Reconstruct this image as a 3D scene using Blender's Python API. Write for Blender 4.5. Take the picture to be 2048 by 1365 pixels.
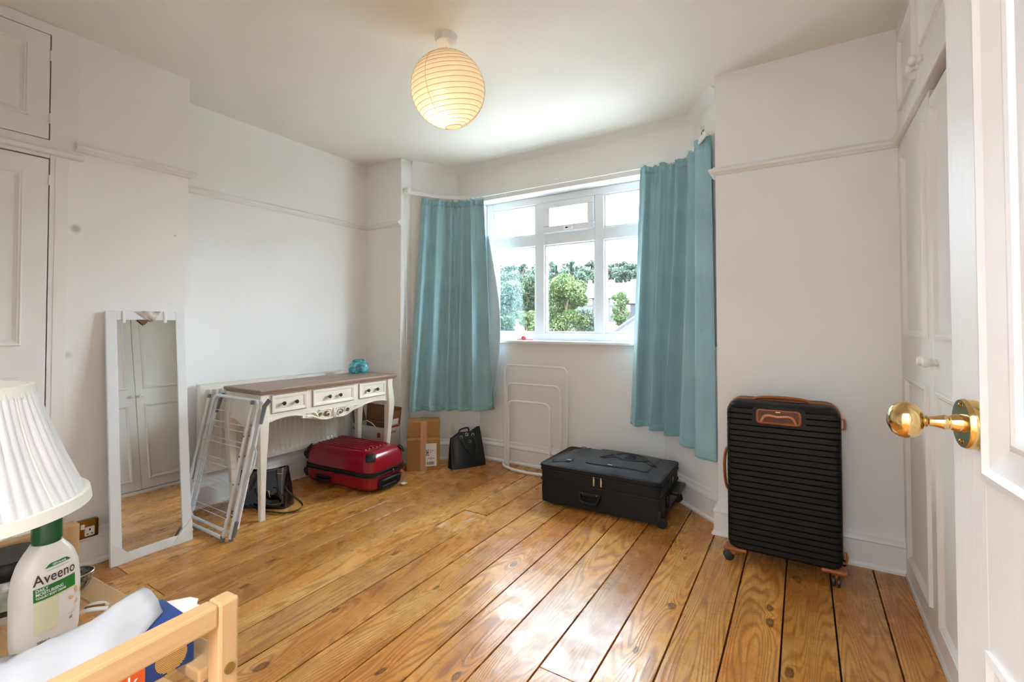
import bpy, bmesh, math, random
import numpy as np
from mathutils import Vector, Matrix, noise as mnoise

for o in list(bpy.data.objects):
    bpy.data.objects.remove(o, do_unlink=True)
SC = bpy.context.scene
COL = SC.collection
random.seed(4)
PI = math.pi

# ------------------------------------------------------------------ camera
IMG_W, IMG_H = 2048, 1365
FPX, CYPX = 935.2253, 630.6451
YAW, PITCH, ROLL = 0.5559, 0.02, -0.0012
cam = bpy.data.cameras.new('camera')
cam.sensor_width = 36.0
cam.sensor_fit = 'HORIZONTAL'
cam.lens = FPX / IMG_W * 36.0
cam.shift_y = (CYPX - IMG_H / 2) / IMG_W
cam.clip_start = 0.02
cam.clip_end = 600
co = bpy.data.objects.new('camera', cam)
COL.objects.link(co)
_r = Vector((math.cos(YAW), math.sin(YAW), 0))
_f = Vector((-math.sin(YAW), math.cos(YAW), 0))
_u = Vector((0, 0, 1))
_f2 = _f * math.cos(PITCH) + _u * math.sin(PITCH)
_u2 = _u * math.cos(PITCH) - _f * math.sin(PITCH)
_r3 = _r * math.cos(ROLL) + _u2 * math.sin(ROLL)
_u3 = _u2 * math.cos(ROLL) - _r * math.sin(ROLL)
_m = Matrix((_r3, _u3, -_f2)).transposed().to_4x4()
_m.translation = (0, 0, 1.2)
co.matrix_world = _m
SC.camera = co

# ------------------------------------------------------------------ world, sun, exposure
SKY = 15.0
SUN = 7.0
LAMP_W = 0.8
LANDING_FILL_W = 26.0
SC.view_settings.view_transform = 'Standard'
SC.view_settings.look = 'None'
SC.view_settings.gamma = 1
SC.view_settings.use_curve_mapping = False
SC.view_settings.exposure = 1.22
SC.cycles.max_bounces = 6
SC.cycles.diffuse_bounces = 5
SC.cycles.glossy_bounces = 3
SC.cycles.transparent_max_bounces = 10
w = bpy.data.worlds.new('hazy_sky')
SC.world = w
w.use_nodes = True
bg = w.node_tree.nodes['Background']
bg.inputs[0].default_value = (0.84, 0.97, 1.12, 1)
bg.inputs[1].default_value = SKY
sun = bpy.data.lights.new('sun', 'SUN')
sun.energy = SUN
sun.angle = 0.02
sun.color = (1.0, 0.95, 0.86)
so = bpy.data.objects.new('sun', sun)
COL.objects.link(so)
_d = Vector((-0.40, -0.46, -1.15)).normalized()      # direction the light travels
so.rotation_euler = _d.to_track_quat('-Z', 'Y').to_euler()
pl = bpy.data.lights.new('window_portal', 'AREA')
pl.shape = 'RECTANGLE'
pl.size, pl.size_y = 1.64, 1.25
pl.cycles.is_portal = True
po = bpy.data.objects.new('window_portal', pl)
COL.objects.link(po)
po.location = (-1.66, 3.70, 1.69)
po.rotation_euler = (-PI / 2, 0, 0)

pl2_ = bpy.data.lights.new('landing_fill_portal', 'AREA')  # portal for the opening added behind the camera as front fill
pl2_.shape = 'RECTANGLE'
pl2_.size, pl2_.size_y = .33, .56
pl2_.cycles.is_portal = True
po2 = bpy.data.objects.new('landing_fill_portal', pl2_)
COL.objects.link(po2)
po2.location = (-.225, -1.58, 1.5)
po2.rotation_euler = (PI / 2, 0, 0)

# ------------------------------------------------------------------ helpers
def lin(c):
    if max(c) > 1.0:
        c = [v / 255.0 for v in c]
        return tuple((v / 12.92 if v <= 0.04045 else ((v + 0.055) / 1.055) ** 2.4) for v in c)
    return tuple(c)

class NT:
    def __init__(s, m):
        s.t = m.node_tree; s.n = s.t.nodes; s.l = s.t.links
    def new(s, typ, **kw):
        nd = s.n.new(typ)
        ins = kw.pop('ins', {})
        for k, v in kw.items(): setattr(nd, k, v)
        for k, v in ins.items():
            if hasattr(v, 'is_output') or isinstance(v, bpy.types.NodeSocket): s.l.new(v, nd.inputs[k])
            else: nd.inputs[k].default_value = v
        return nd
    def link(s, a, b): s.l.new(a, b)
    def math(s, op, a, b=None, c=None, clamp=False):
        nd = s.new('ShaderNodeMath', operation=op, use_clamp=clamp)
        for i, v in enumerate((a, b, c)):
            if v is None: continue
            if isinstance(v, bpy.types.NodeSocket): s.l.new(v, nd.inputs[i])
            else: nd.inputs[i].default_value = v
        return nd.outputs[0]
    def mix(s, fac, a, b, blend='MIX'):
        nd = s.new('ShaderNodeMix', data_type='RGBA', blend_type=blend)
        for i, v in ((0, fac), (6, a), (7, b)):
            if isinstance(v, bpy.types.NodeSocket): s.l.new(v, nd.inputs[i])
            elif i == 0: nd.inputs[0].default_value = v
            else: nd.inputs[i].default_value = (*v, 1) if len(v) == 3 else v
        return nd.outputs[2]
    def ramp(s, fac, stops):
        nd = s.new('ShaderNodeValToRGB')
        e = nd.color_ramp.elements
        while len(e) < len(stops): e.new(0.5)
        for el, (p, c) in zip(e, stops):
            el.position = p; el.color = (*c, 1) if len(c) == 3 else c
        s.l.new(fac, nd.inputs[0])
        return nd.outputs[0]

MATS = {}
def mat(name, color, rough=0.5, metal=0.0, var=0.06, vscale=6.0, bump=0.0, bscale=80.0, coat=0.0, sheen=0.0,
        spec=0.5, emit=None, emit_s=0.0, trans=0.0, aniso=None, color2=None, stretch=None):
    if name in MATS: return MATS[name]
    m = bpy.data.materials.new(name); m.use_nodes = True
    T = NT(m); b = T.n['Principled BSDF']
    c = lin(color)
    tc = T.new('ShaderNodeTexCoord')
    vec = tc.outputs['Object']
    if stretch:
        vec = T.new('ShaderNodeMapping', ins={'Vector': vec, 'Scale': stretch}).outputs[0]
    nz = T.new('ShaderNodeTexNoise', ins={'Vector': vec, 'Scale': vscale, 'Detail': 4.0})
    c2 = lin(color2) if color2 else tuple(v * (1 - 2 * var) for v in c)
    rmp = T.ramp(nz.outputs['Fac'], [(0.3, c2), (0.7, tuple(min(1, v * (1 + var)) for v in c))])
    T.link(rmp, b.inputs['Base Color'])
    b.inputs['Roughness'].default_value = rough
    b.inputs['Metallic'].default_value = metal
    b.inputs['Specular IOR Level'].default_value = spec
    b.inputs['Coat Weight'].default_value = coat
    b.inputs['Sheen Weight'].default_value = sheen
    b.inputs['Transmission Weight'].default_value = trans
    if emit:
        b.inputs['Emission Color'].default_value = (*lin(emit), 1)
        b.inputs['Emission Strength'].default_value = emit_s
    if bump:
        bn = T.new('ShaderNodeTexNoise', ins={'Vector': vec, 'Scale': bscale, 'Detail': 3.0})
        bp = T.new('ShaderNodeBump', ins={'Strength': bump, 'Distance': 0.004, 'Height': bn.outputs['Fac']})
        T.link(bp.outputs[0], b.inputs['Normal'])
    MATS[name] = m
    return m

WM = {}                                    # world matrix of every object made here
def tag(o, label=None, cat=None, group=None, kind=None):
    if label: o['label'] = label
    if cat: o['category'] = cat
    if group: o['group'] = group
    if kind: o['kind'] = kind
    return o

def thing(name, label, cat, loc=(0, 0, 0), rotz=0.0, group=None, rot=None):
    o = bpy.data.objects.new(name, None)
    COL.objects.link(o)
    o.empty_display_size = 0.05
    o.location = loc
    o.rotation_euler = rot if rot else (0, 0, rotz)
    WM[o.name] = Matrix.LocRotScale(Vector(loc), o.rotation_euler, None)
    return tag(o, label, cat, group)

class MB:
    def __init__(s): s.v = []; s.f = []
    def add(s, vs, fs):
        n = len(s.v); s.v += [tuple(v) for v in vs]; s.f += [tuple(i + n for i in f) for f in fs]; return s
    def box(s, x0, x1, y0, y1, z0, z1):
        vs = [(x, y, z) for z in (z0, z1) for y in (y0, y1) for x in (x0, x1)]
        return s.add(vs, [(0, 2, 3, 1), (4, 5, 7, 6), (0, 1, 5, 4), (2, 6, 7, 3), (0, 4, 6, 2), (1, 3, 7, 5)])
    def xbox(s, c, size, M):
        h = [q / 2 for q in size]
        vs = [Vector(c) + M @ Vector((x * h[0], y * h[1], z * h[2])) for z in (-1, 1) for y in (-1, 1) for x in (-1, 1)]
        return s.add(vs, [(0, 2, 3, 1), (4, 5, 7, 6), (0, 1, 5, 4), (2, 6, 7, 3), (0, 4, 6, 2), (1, 3, 7, 5)])
    def rbox(s, x0, x1, y0, y1, z0, z1, r, seg=3):
        bm = bmesh.new()
        bmesh.ops.create_cube(bm, size=1.0)
        for v in bm.verts:
            v.co = Vector(((x0 + x1) / 2 + v.co.x * (x1 - x0), (y0 + y1) / 2 + v.co.y * (y1 - y0), (z0 + z1) / 2 + v.co.z * (z1 - z0)))
        bmesh.ops.bevel(bm, geom=list(bm.edges), offset=r, segments=seg, profile=0.5, affect='EDGES')
        bm.verts.index_update()
        vs = [v.co.copy() for v in bm.verts]; fs = [[v.index for v in f.verts] for f in bm.faces]
        bm.free()
        return s.add(vs, fs)
    def prism(s, poly, z0, z1):
        n = len(poly)
        a = sum(poly[i][0] * poly[(i + 1) % n][1] - poly[(i + 1) % n][0] * poly[i][1] for i in range(n))
        if a < 0: poly = poly[::-1]
        vs = [(x, y, z0) for x, y in poly] + [(x, y, z1) for x, y in poly]
        fs = [tuple(range(n))[::-1], tuple(range(n, 2 * n))] + [(i, (i + 1) % n, n + (i + 1) % n, n + i) for i in range(n)]
        return s.add(vs, fs)
    def prism_to(s, poly, t, fn):          # prism of a 2D polygon between depth 0 and t, mapped by fn(a, b, depth)
        n0 = len(s.v); s.prism(poly, 0, t)
        s.v[n0:] = [tuple(fn(*v)) for v in s.v[n0:]]
        return s
    def tube(s, pts, r, n=8, closed=False, r2=None):
        pts = [Vector(p) for p in pts]
        m = len(pts); vs = []; rs = r if hasattr(r, '__len__') else [r] * m
        t0 = None; nrm = None
        for i, p in enumerate(pts):
            if closed: t = pts[(i + 1) % m] - pts[i - 1]
            else: t = pts[min(i + 1, m - 1)] - pts[max(i - 1, 0)]
            t.normalize()
            if nrm is None:
                a = Vector((0, 0, 1)) if abs(t.z) < 0.9 else Vector((1, 0, 0))
                nrm = (a - t * a.dot(t)).normalized()
            else:
                nrm = (nrm - t * nrm.dot(t)).normalized()
            b = t.cross(nrm)
            for k in range(n):
                an = 2 * PI * k / n
                vs.append(p + (nrm * math.cos(an) + b * math.sin(an) * (r2 if r2 else 1)) * rs[i])
        fs = []
        for i in range(m if closed else m - 1):
            j = (i + 1) % m
            for k in range(n):
                fs.append((i * n + k, j * n + k, j * n + (k + 1) % n, i * n + (k + 1) % n))
        if not closed:
            fs.append(tuple(range(n))); fs.append(tuple(range((m - 1) * n, m * n))[::-1])
        return s.add(vs, fs)
    def lathe(s, prof, n=24, c=(0, 0, 0), M=None, cap=True):
        vs = []; c = Vector(c)
        for r, z in prof:
            for k in range(n):
                a = 2 * PI * k / n
                p = Vector((r * math.cos(a), r * math.sin(a), z))
                vs.append(c + (M @ p if M else p))
        fs = []
        for i in range(len(prof) - 1):
            for k in range(n):
                fs.append((i * n + k, i * n + (k + 1) % n, (i + 1) * n + (k + 1) % n, (i + 1) * n + k))
        if cap:
            fs.append(tuple(range(n))[::-1]); fs.append(tuple(range((len(prof) - 1) * n, len(prof) * n)))
        return s.add(vs, fs)
    def sphere(s, c, r, n=16, m=10, sc=(1, 1, 1)):
        prof = [(max(1e-4, math.sin(PI * i / m)), -math.cos(PI * i / m)) for i in range(m + 1)]
        M = Matrix.Diagonal((r * sc[0], r * sc[1], r * sc[2]))
        return s.lathe(prof, n, c, M)
    def sweep(s, path, prof, closed=False):
        """profile [(offset to the left of the path, z)] along a plan path with mitred corners"""
        P = [Vector((p[0], p[1])) for p in path]; m = len(P); k = len(prof); vs = []
        for i in range(m):
            d0 = (P[i] - P[i - 1]).normalized() if (i > 0 or closed) else None
            d1 = (P[(i + 1) % m] - P[i]).normalized() if (i < m - 1 or closed) else None
            if d0 is None: d0 = d1
            if d1 is None: d1 = d0
            n0 = Vector((-d0.y, d0.x)); n1 = Vector((-d1.y, d1.x))
            b = (n0 + n1).normalized(); b = b / max(0.25, b.dot(n0))
            for o, z in prof: vs.append((P[i].x + b.x * o, P[i].y + b.y * o, z))
        fs = []
        for i in range(m if closed else m - 1):
            j = (i + 1) % m
            for q in range(k):
                fs.append((i * k + q, j * k + q, j * k + (q + 1) % k, i * k + (q + 1) % k))
        if not closed:
            fs.append(tuple(range(k))); fs.append(tuple(range((m - 1) * k, m * k))[::-1])
        return s.add(vs, fs)
    def grid(s, fn, nu, nv, closeu=False):
        vs = [fn(i / (nu - (0 if closeu else 1)), j / (nv - 1)) for j in range(nv) for i in range(nu)]
        fs = []
        for j in range(nv - 1):
            for i in range(nu if closeu else nu - 1):
                fs.append((j * nu + i, j * nu + (i + 1) % nu, (j + 1) * nu + (i + 1) % nu, (j + 1) * nu + i))
        return s.add(vs, fs)
    def build(s, name, m, parent=None, local=False, smooth=None, bevel=0, seg=2, solid=0, fixn=True):
        vs = s.v
        if parent is not None:
            W = WM[parent.name]
            if not local:
                I = W.inverted(); vs = [tuple(I @ Vector(v)) for v in vs]
        me = bpy.data.meshes.new(name)
        me.from_pydata(vs, [], s.f)
        if fixn:
            bm = bmesh.new(); bm.from_mesh(me)
            bmesh.ops.recalc_face_normals(bm, faces=bm.faces)
            bm.to_mesh(me); bm.free()
        me.materials.append(m if not isinstance(m, str) else MATS[m])
        o = bpy.data.objects.new(name, me)
        COL.objects.link(o)
        if smooth:
            me.shade_smooth(); me.set_sharp_from_angle(angle=math.radians(smooth))
        if bevel:
            md = o.modifiers.new('bevel', 'BEVEL'); md.width = bevel; md.segments = seg; md.limit_method = 'ANGLE'; md.angle_limit = 0.6
        if solid:
            md = o.modifiers.new('thick', 'SOLIDIFY'); md.thickness = solid; md.offset = 0
        if parent is not None:
            o.parent = parent; WM[o.name] = WM[parent.name]
        else: WM[o.name] = Matrix.Identity(4)
        return o

def struct(name, mb, m, **kw):
    o = mb.build(name, m, **kw); o['kind'] = 'structure'; return o

def copy_thing(root, loc=None, rotz=None, label=None):
    r = root.copy(); COL.objects.link(r)
    if loc: r.location = loc
    if rotz is not None: r.rotation_euler = (0, 0, rotz)
    if label: r['label'] = label
    for ch in root.children:
        c = ch.copy(); COL.objects.link(c); c.parent = r
        for g in ch.children:
            d = g.copy(); COL.objects.link(d); d.parent = c
    return r

def text_polys(body, size, bold=0.0, align='LEFT', shear=0.0, space=1.0):
    cu = bpy.data.curves.new('lettering', 'FONT')
    cu.body = body; cu.size = size; cu.offset = bold; cu.align_x = align; cu.shear = shear; cu.space_character = space
    cu.resolution_u = 3
    ob = bpy.data.objects.new('lettering', cu); COL.objects.link(ob)
    dg = bpy.context.evaluated_depsgraph_get()
    ev = ob.evaluated_get(dg); me = ev.to_mesh()
    vs = [tuple(v.co) for v in me.vertices]; fs = [tuple(p.vertices) for p in me.polygons]
    ev.to_mesh_clear()
    bpy.data.objects.remove(ob, do_unlink=True); bpy.data.curves.remove(cu)
    return vs, fs

def roty(a): return Matrix.Rotation(a, 3, 'Y')
def rotx(a): return Matrix.Rotation(a, 3, 'X')
def rotz(a): return Matrix.Rotation(a, 3, 'Z')
def arc(c, r, a0, a1, n, fn):
    return [fn(c[0] + r * math.cos(a0 + (a1 - a0) * i / n), c[1] + r * math.sin(a0 + (a1 - a0) * i / n)) for i in range(n + 1)]
def rrect(x0, x1, y0, y1, r, n=5):
    out = []
    for cx, cy, a in ((x1 - r, y1 - r, 0), (x0 + r, y1 - r, PI / 2), (x0 + r, y0 + r, PI), (x1 - r, y0 + r, 1.5 * PI)):
        for i in range(n + 1):
            t = a + PI / 2 * i / n; out.append((cx + r * math.cos(t), cy + r * math.sin(t)))
    return out
def catmull(P, n=8):
    P = [Vector(p) for p in P]; out = []
    Q = [P[0] * 2 - P[1]] + P + [P[-1] * 2 - P[-2]]
    for i in range(1, len(Q) - 2):
        for k in range(n):
            t = k / n; a, b, c, d = Q[i - 1:i + 3]
            out.append(0.5 * ((2 * b) + (c - a) * t + (2 * a - 5 * b + 4 * c - d) * t * t + (3 * b - a - 3 * c + d) * t ** 3))
    out.append(P[-1]); return out

# ------------------------------------------------------------------ materials
def wall_paint(name, color, spots=(), var=0.02):
    m = mat(name, color, rough=0.6, var=var, vscale=1.3, bump=0.12, bscale=60, spec=0.3)
    if spots:
        T = NT(m); b = T.n['Principled BSDF']
        base = b.inputs['Base Color'].links[0].from_socket
        tc = T.new('ShaderNodeTexCoord')
        for (p, r, amt) in spots:
            d = T.new('ShaderNodeVectorMath', operation='DISTANCE', ins={0: tc.outputs['Object'], 1: p})
            nz = T.new('ShaderNodeTexNoise', ins={'Vector': tc.outputs['Object'], 'Scale': 40.0})
            dd = T.math('ADD', d.outputs['Value'], T.math('MULTIPLY', nz.outputs['Fac'], r * 0.5))
            f = T.new('ShaderNodeMapRange', interpolation_type='SMOOTHSTEP', ins={0: dd, 1: r * 0.4, 2: r * 1.3, 3: amt, 4: 0.0})
            base = T.mix(f.outputs[0], base, lin((120, 118, 112)))
        T.link(base, b.inputs['Base Color'])
    return m
WALL = (244, 241, 237)
wall_paint('wall_paint', WALL)
wall_paint('chimney_paint', WALL, spots=[((-3.063, 0.822, 1.678), 0.03, 0.5), ((-3.063, 0.800, 1.055), 0.028, 0.3), ((-3.063, 1.255, 1.713), 0.009, 0.45)])
wall_paint('ceiling_paint', (245, 240, 230))
mat('gloss_white', (243, 240, 236), rough=0.32, var=0.015, vscale=3, bump=0.04, bscale=30)
mat('wardrobe_white', (241, 237, 232), rough=0.38, var=0.015, vscale=3, bump=0.05, bscale=35)
mat('door_white', (238, 236, 234), rough=0.42, var=0.015, vscale=3, bump=0.1, bscale=22, stretch=(4, 4, 0.4))
mat('upvc', (240, 243, 246), rough=0.25, var=0.01)
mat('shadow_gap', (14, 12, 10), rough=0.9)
mat('dark_subfloor', (42, 26, 14), rough=0.9)
mat('brass', (228, 198, 138), rough=0.14, metal=1.0, var=0.03)
mat('antique_brass', (158, 118, 52), rough=0.3, metal=1.0, var=0.08, vscale=30)
mat('white_plastic', (238, 238, 234), rough=0.35, var=0.01)
mat('dark_hole', (14, 14, 14), rough=0.8)
mat('steel', (180, 178, 172), rough=0.25, metal=1.0, var=0.04)
mat('gold', (226, 186, 128), rough=0.22, metal=1.0, var=0.04)
mat('black_plastic', (14, 14, 16), rough=0.42, var=0.08)
mat('black_rubber', (17, 17, 18), rough=0.7)
mat('grey_plastic', (112, 116, 122), rough=0.45)

def wood_planks():
    m = bpy.data.materials.new('pine_boards'); m.use_nodes = True
    T = NT(m); b = T.n['Principled BSDF']
    tc = T.new('ShaderNodeTexCoord'); oi = T.new('ShaderNodeObjectInfo')
    rnd = oi.outputs['Random']
    off = T.new('ShaderNodeCombineXYZ', ins={0: T.math('MULTIPLY', rnd, 37.0), 1: T.math('MULTIPLY', rnd, 91.0), 2: T.math('MULTIPLY', rnd, 13.0)})
    vec = T.new('ShaderNodeVectorMath', operation='ADD', ins={0: tc.outputs['Object'], 1: off.outputs[0]}).outputs[0]
    # knots
    kv = T.new('ShaderNodeMapping', ins={'Vector': vec, 'Scale': (5.2, 2.6, 1.0)}).outputs[0]
    wob = T.new('ShaderNodeTexNoise', ins={'Vector': vec, 'Scale': 14.0, 'Detail': 2.0})
    kv = T.new('ShaderNodeVectorMath', operation='ADD', ins={0: kv, 1: T.new('ShaderNodeVectorMath', operation='SCALE', ins={0: wob.outputs['Color'], 'Scale': 0.09}).outputs[0]}).outputs[0]
    vo = T.new('ShaderNodeTexVoronoi', voronoi_dimensions='2D', ins={'Vector': kv, 'Scale': 1.0, 'Randomness': 1.0})
    sepc = T.new('ShaderNodeSeparateColor', ins={0: vo.outputs['Color']})
    cell = sepc.outputs[0]
    krad = T.math('MULTIPLY', T.math('MAXIMUM', T.math('SUBTRACT', cell, 0.45), 0.0), 0.135)
    kd = vo.outputs['Distance']
    knot = T.new('ShaderNodeMapRange', interpolation_type='SMOOTHSTEP', ins={0: T.math('SUBTRACT', kd, krad), 1: -0.035, 2: 0.012, 3: 1.0, 4: 0.0}).outputs[0]
    knot = T.math('MULTIPLY', knot, T.math('GREATER_THAN', krad, 0.004))
    ringd = T.math('ABSOLUTE', T.math('SUBTRACT', kd, krad))
    ring = T.new('ShaderNodeMapRange', interpolation_type='SMOOTHSTEP', ins={0: ringd, 1: 0.0, 2: 0.03, 3: 1.0, 4: 0.0}).outputs[0]
    ring = T.math('MULTIPLY', ring, T.math('GREATER_THAN', krad, 0.012))
    # growth rings: contour lines of a stretched noise, pushed aside by the knots
    gv = T.new('ShaderNodeMapping', ins={'Vector': vec, 'Scale': (6.5, 0.55, 1.0)}).outputs[0]
    n1 = T.new('ShaderNodeTexNoise', noise_dimensions='2D', ins={'Vector': gv, 'Scale': 1.0, 'Detail': 1.2, 'Roughness': 0.4})
    push = T.math('MULTIPLY', T.math('POWER', 2.718, T.math('MULTIPLY', kd, -7.0)), T.math('MULTIPLY', krad, 2.6))
    h = T.math('ADD', n1.outputs['Fac'], push)
    rings = T.math('SINE', T.math('MULTIPLY', h, 150.0))
    rings = T.new('ShaderNodeMapRange', ins={0: rings, 1: -0.2, 2: 1.0, 3: 0.0, 4: 1.0}).outputs[0]
    fv = T.new('ShaderNodeMapping', ins={'Vector': vec, 'Scale': (210, 5.0, 1.0)}).outputs[0]
    fib = T.new('ShaderNodeTexNoise', noise_dimensions='2D', ins={'Vector': fv, 'Scale': 1.0, 'Detail': 3.0})
    pv = T.new('ShaderNodeMapping', ins={'Vector': vec, 'Scale': (5.0, 1.3, 1.0)}).outputs[0]
    pat = T.new('ShaderNodeTexNoise', noise_dimensions='2D', ins={'Vector': pv, 'Scale': 1.0, 'Detail': 4.0, 'Roughness': 0.6})
    base = T.ramp(pat.outputs['Fac'], [(0.28, lin((208, 142, 64))), (0.5, lin((234, 174, 92))), (0.72, lin((246, 200, 124)))])
    tint = T.ramp(rnd, [(0.0, lin((206, 186, 168))), (0.35, lin((255, 244, 228))), (0.7, lin((232, 210, 190))), (1.0, lin((255, 232, 205)))])
    col = T.mix(0.8, base, tint, 'MULTIPLY')
    col = T.mix(T.math('MULTIPLY', rings, 0.56), col, lin((142, 80, 28)))
    col = T.mix(T.new('ShaderNodeMapRange', ins={0: fib.outputs['Fac'], 1: 0.45, 2: 0.8, 3: 0.0, 4: 0.42}).outputs[0], col, lin((112, 62, 24)))
    col = T.mix(T.math('MULTIPLY', knot, 0.62), col, lin((88, 48, 20)))
    col = T.mix(T.math('MULTIPLY', ring, 0.72), col, lin((52, 30, 16)))
    # worn, bleached and dirty patches
    wv = T.new('ShaderNodeMapping', ins={'Vector': tc.outputs['Object'], 'Scale': (2.2, 1.1, 1.0)}).outputs[0]
    wn = T.new('ShaderNodeTexNoise', noise_dimensions='2D', ins={'Vector': wv, 'Scale': 1.4, 'Detail': 5.0, 'Roughness': 0.62})
    col = T.mix(T.new('ShaderNodeMapRange', ins={0: wn.outputs['Fac'], 1: 0.50, 2: 0.80, 3: 0.0, 4: 0.36}).outputs[0], col, lin((122, 92, 66)))
    # white paint scuffs round the loose board
    dsc = T.new('ShaderNodeVectorMath', operation='DISTANCE', ins={0: T.new('ShaderNodeMapping', ins={'Vector': tc.outputs['Object'], 'Scale': (1.0, .55, 0.0)}).outputs[0], 1: (-1.80, 1.24, 0.0)})
    msk = T.new('ShaderNodeMapRange', interpolation_type='SMOOTHSTEP', ins={0: dsc.outputs['Value'], 1: .04, 2: .20, 3: 1.0, 4: 0.0}).outputs[0]
    smv = T.new('ShaderNodeMapping', ins={'Vector': tc.outputs['Object'], 'Scale': (26, 8, 1)}).outputs[0]
    smn = T.new('ShaderNodeTexNoise', ins={'Vector': smv, 'Scale': 1.0, 'Detail': 5.0, 'Roughness': .65})
    smk = T.new('ShaderNodeMapRange', ins={0: smn.outputs['Fac'], 1: .54, 2: .62, 3: 0.0, 4: .6}).outputs[0]
    col = T.mix(T.math('MULTIPLY', msk, smk), col, lin((206, 194, 178)))
    T.link(col, b.inputs['Base Color'])
    sc = T.new('ShaderNodeTexNoise', ins={'Vector': tc.outputs['Object'], 'Scale': 9.0, 'Detail': 6.0, 'Roughness': 0.7})
    rg = T.new('ShaderNodeMapRange', ins={0: sc.outputs['Fac'], 1: 0.35, 2: 0.68, 3: 0.20, 4: 0.40}).outputs[0]
    T.link(rg, b.inputs['Roughness'])
    b.inputs['Specular IOR Level'].default_value = 0.5
    hs = T.math('ADD', T.math('MULTIPLY', fib.outputs['Fac'], 0.3), T.math('MULTIPLY', rings, 0.35))
    hs = T.math('ADD', hs, T.math('MULTIPLY', pat.outputs['Fac'], 0.9))
    bp = T.new('ShaderNodeBump', ins={'Strength': 0.16, 'Distance': 0.004, 'Height': hs})
    T.link(bp.outputs[0], b.inputs['Normal'])
    MATS['pine_boards'] = m
wood_planks()

def wood_simple(name, c1, c2, rough=0.5, scale=(60, 3, 60), grain=0.5, white_wear=0.0):
    m = bpy.data.materials.new(name); m.use_nodes = True
    T = NT(m); b = T.n['Principled BSDF']
    tc = T.new('ShaderNodeTexCoord'); oi = T.new('ShaderNodeObjectInfo')
    off = T.new('ShaderNodeCombineXYZ', ins={0: T.math('MULTIPLY', oi.outputs['Random'], 17.0), 1: T.math('MULTIPLY', oi.outputs['Random'], 31.0)})
    vec = T.new('ShaderNodeVectorMath', operation='ADD', ins={0: tc.outputs['Object'], 1: off.outputs[0]}).outputs[0]
    mp = T.new('ShaderNodeMapping', ins={'Vector': vec, 'Scale': scale}).outputs[0]
    n1 = T.new('ShaderNodeTexNoise', ins={'Vector': mp, 'Scale': 1.0, 'Detail': 4.0, 'Roughness': 0.6})
    n2 = T.new('ShaderNodeTexNoise', ins={'Vector': vec, 'Scale': 4.0, 'Detail': 3.0})
    f = T.math('ADD', T.math('MULTIPLY', n1.outputs['Fac'], grain), T.math('MULTIPLY', n2.outputs['Fac'], 1 - grain))
    col = T.ramp(f, [(0.32, lin(c2)), (0.66, lin(c1))])
    T.link(col, b.inputs['Base Color']); b.inputs['Roughness'].default_value = rough
    bp = T.new('ShaderNodeBump', ins={'Strength': 0.1, 'Distance': 0.002, 'Height': n1.outputs['Fac']})
    T.link(bp.outputs[0], b.inputs['Normal'])
    MATS[name] = m
wood_simple('pine_rail', (212, 178, 130), (194, 150, 100), 0.45, (90, 5, 90), 0.55)
wood_simple('pine_post', (212, 178, 130), (192, 148, 100), 0.45, (90, 90, 5), 0.55)
wood_simple('pine_slat', (210, 174, 126), (188, 144, 94), 0.45, (5, 90, 90), 0.55)
wood_simple('oak_table_top', (172, 146, 126), (132, 106, 88), 0.5, (70, 4, 70), 0.7)
# ================================================================== THE ROOM
ZC = 2.65
REC, CHI, BW, NL, NR, WAR = -3.385, -3.063, 2.923, -2.949, -0.421, 0.406
# floor and boards
fl = struct('floor', MB().box(-3.6, 1.15, -1.5, 3.6, -0.12, -0.024), MATS['dark_subfloor'])
PW = 0.1794
joints = {-1: [2.142, 2.434], 5: [1.462], -7: [0.956], -5: [0.968], -9: [2.0], 2: [0.35], 8: [0.4], 11: [0.6], -3: [0.5], -4: [2.75], 3: [3.1]}
for k in range(-10, 14):
    xa = -1.6961 + PW * k; xb = xa + PW
    cuts = [-1.4] + joints.get(k, []) + [3.5]
    for y0, y1 in zip(cuts[:-1], cuts[1:]):
        drop = 0.004 if (k == -1 and abs(y0 - 2.142) < 1e-3) else random.uniform(0, 0.0003)
        g = 0.0032 if k > -2 else 0.002
        o = MB().box(xa + g, xb - g, y0 + 0.0015, y1 - 0.0015, -0.024, -drop).build('plank', MATS['pine_boards'], parent=fl, bevel=0.0009, seg=1)

# ceiling
struct('ceiling', MB().box(-3.6, 1.15, -1.5, 3.8, ZC, ZC + 0.1), MATS['ceiling_paint'])
WP = MATS['wall_paint']
struct('wall_left', MB().box(-3.56, REC, -0.2, 3.1, -0.12, ZC + .02), WP)
struct('wall_chimney', MB().box(-3.5, CHI, 0.79, 1.321, -0.12, ZC + .02), MATS['chimney_paint'])
struct('wall_window_left', MB().prism([(-3.5, BW), (NL, BW), (NL, 3.06), (-3.5, 3.06)], -0.12, ZC + .02), WP)
struct('wall_window_right', MB().prism([(NR, BW), (1.1, BW), (1.1, 3.06), (NR, 3.06)], -0.12, ZC + .02), WP)
SILL_Z = 1.062
# bay, below the sill
struct('wall_bay_left', MB().prism([(NL, 3.05), (-2.50, 3.47), (-2.50, 3.78), (-3.3, 3.78), (-3.3, 3.05)], -0.12, SILL_Z), WP)
struct('wall_bay_front', MB().box(-2.52, -0.84, 3.47, 3.78, -0.12, SILL_Z), WP)
struct('wall_bay_right', MB().prism([(NR, 3.05), (-0.86, 3.47), (-0.86, 3.78), (-0.1, 3.78), (-0.1, 3.05)], -0.12, SILL_Z), WP)
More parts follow.
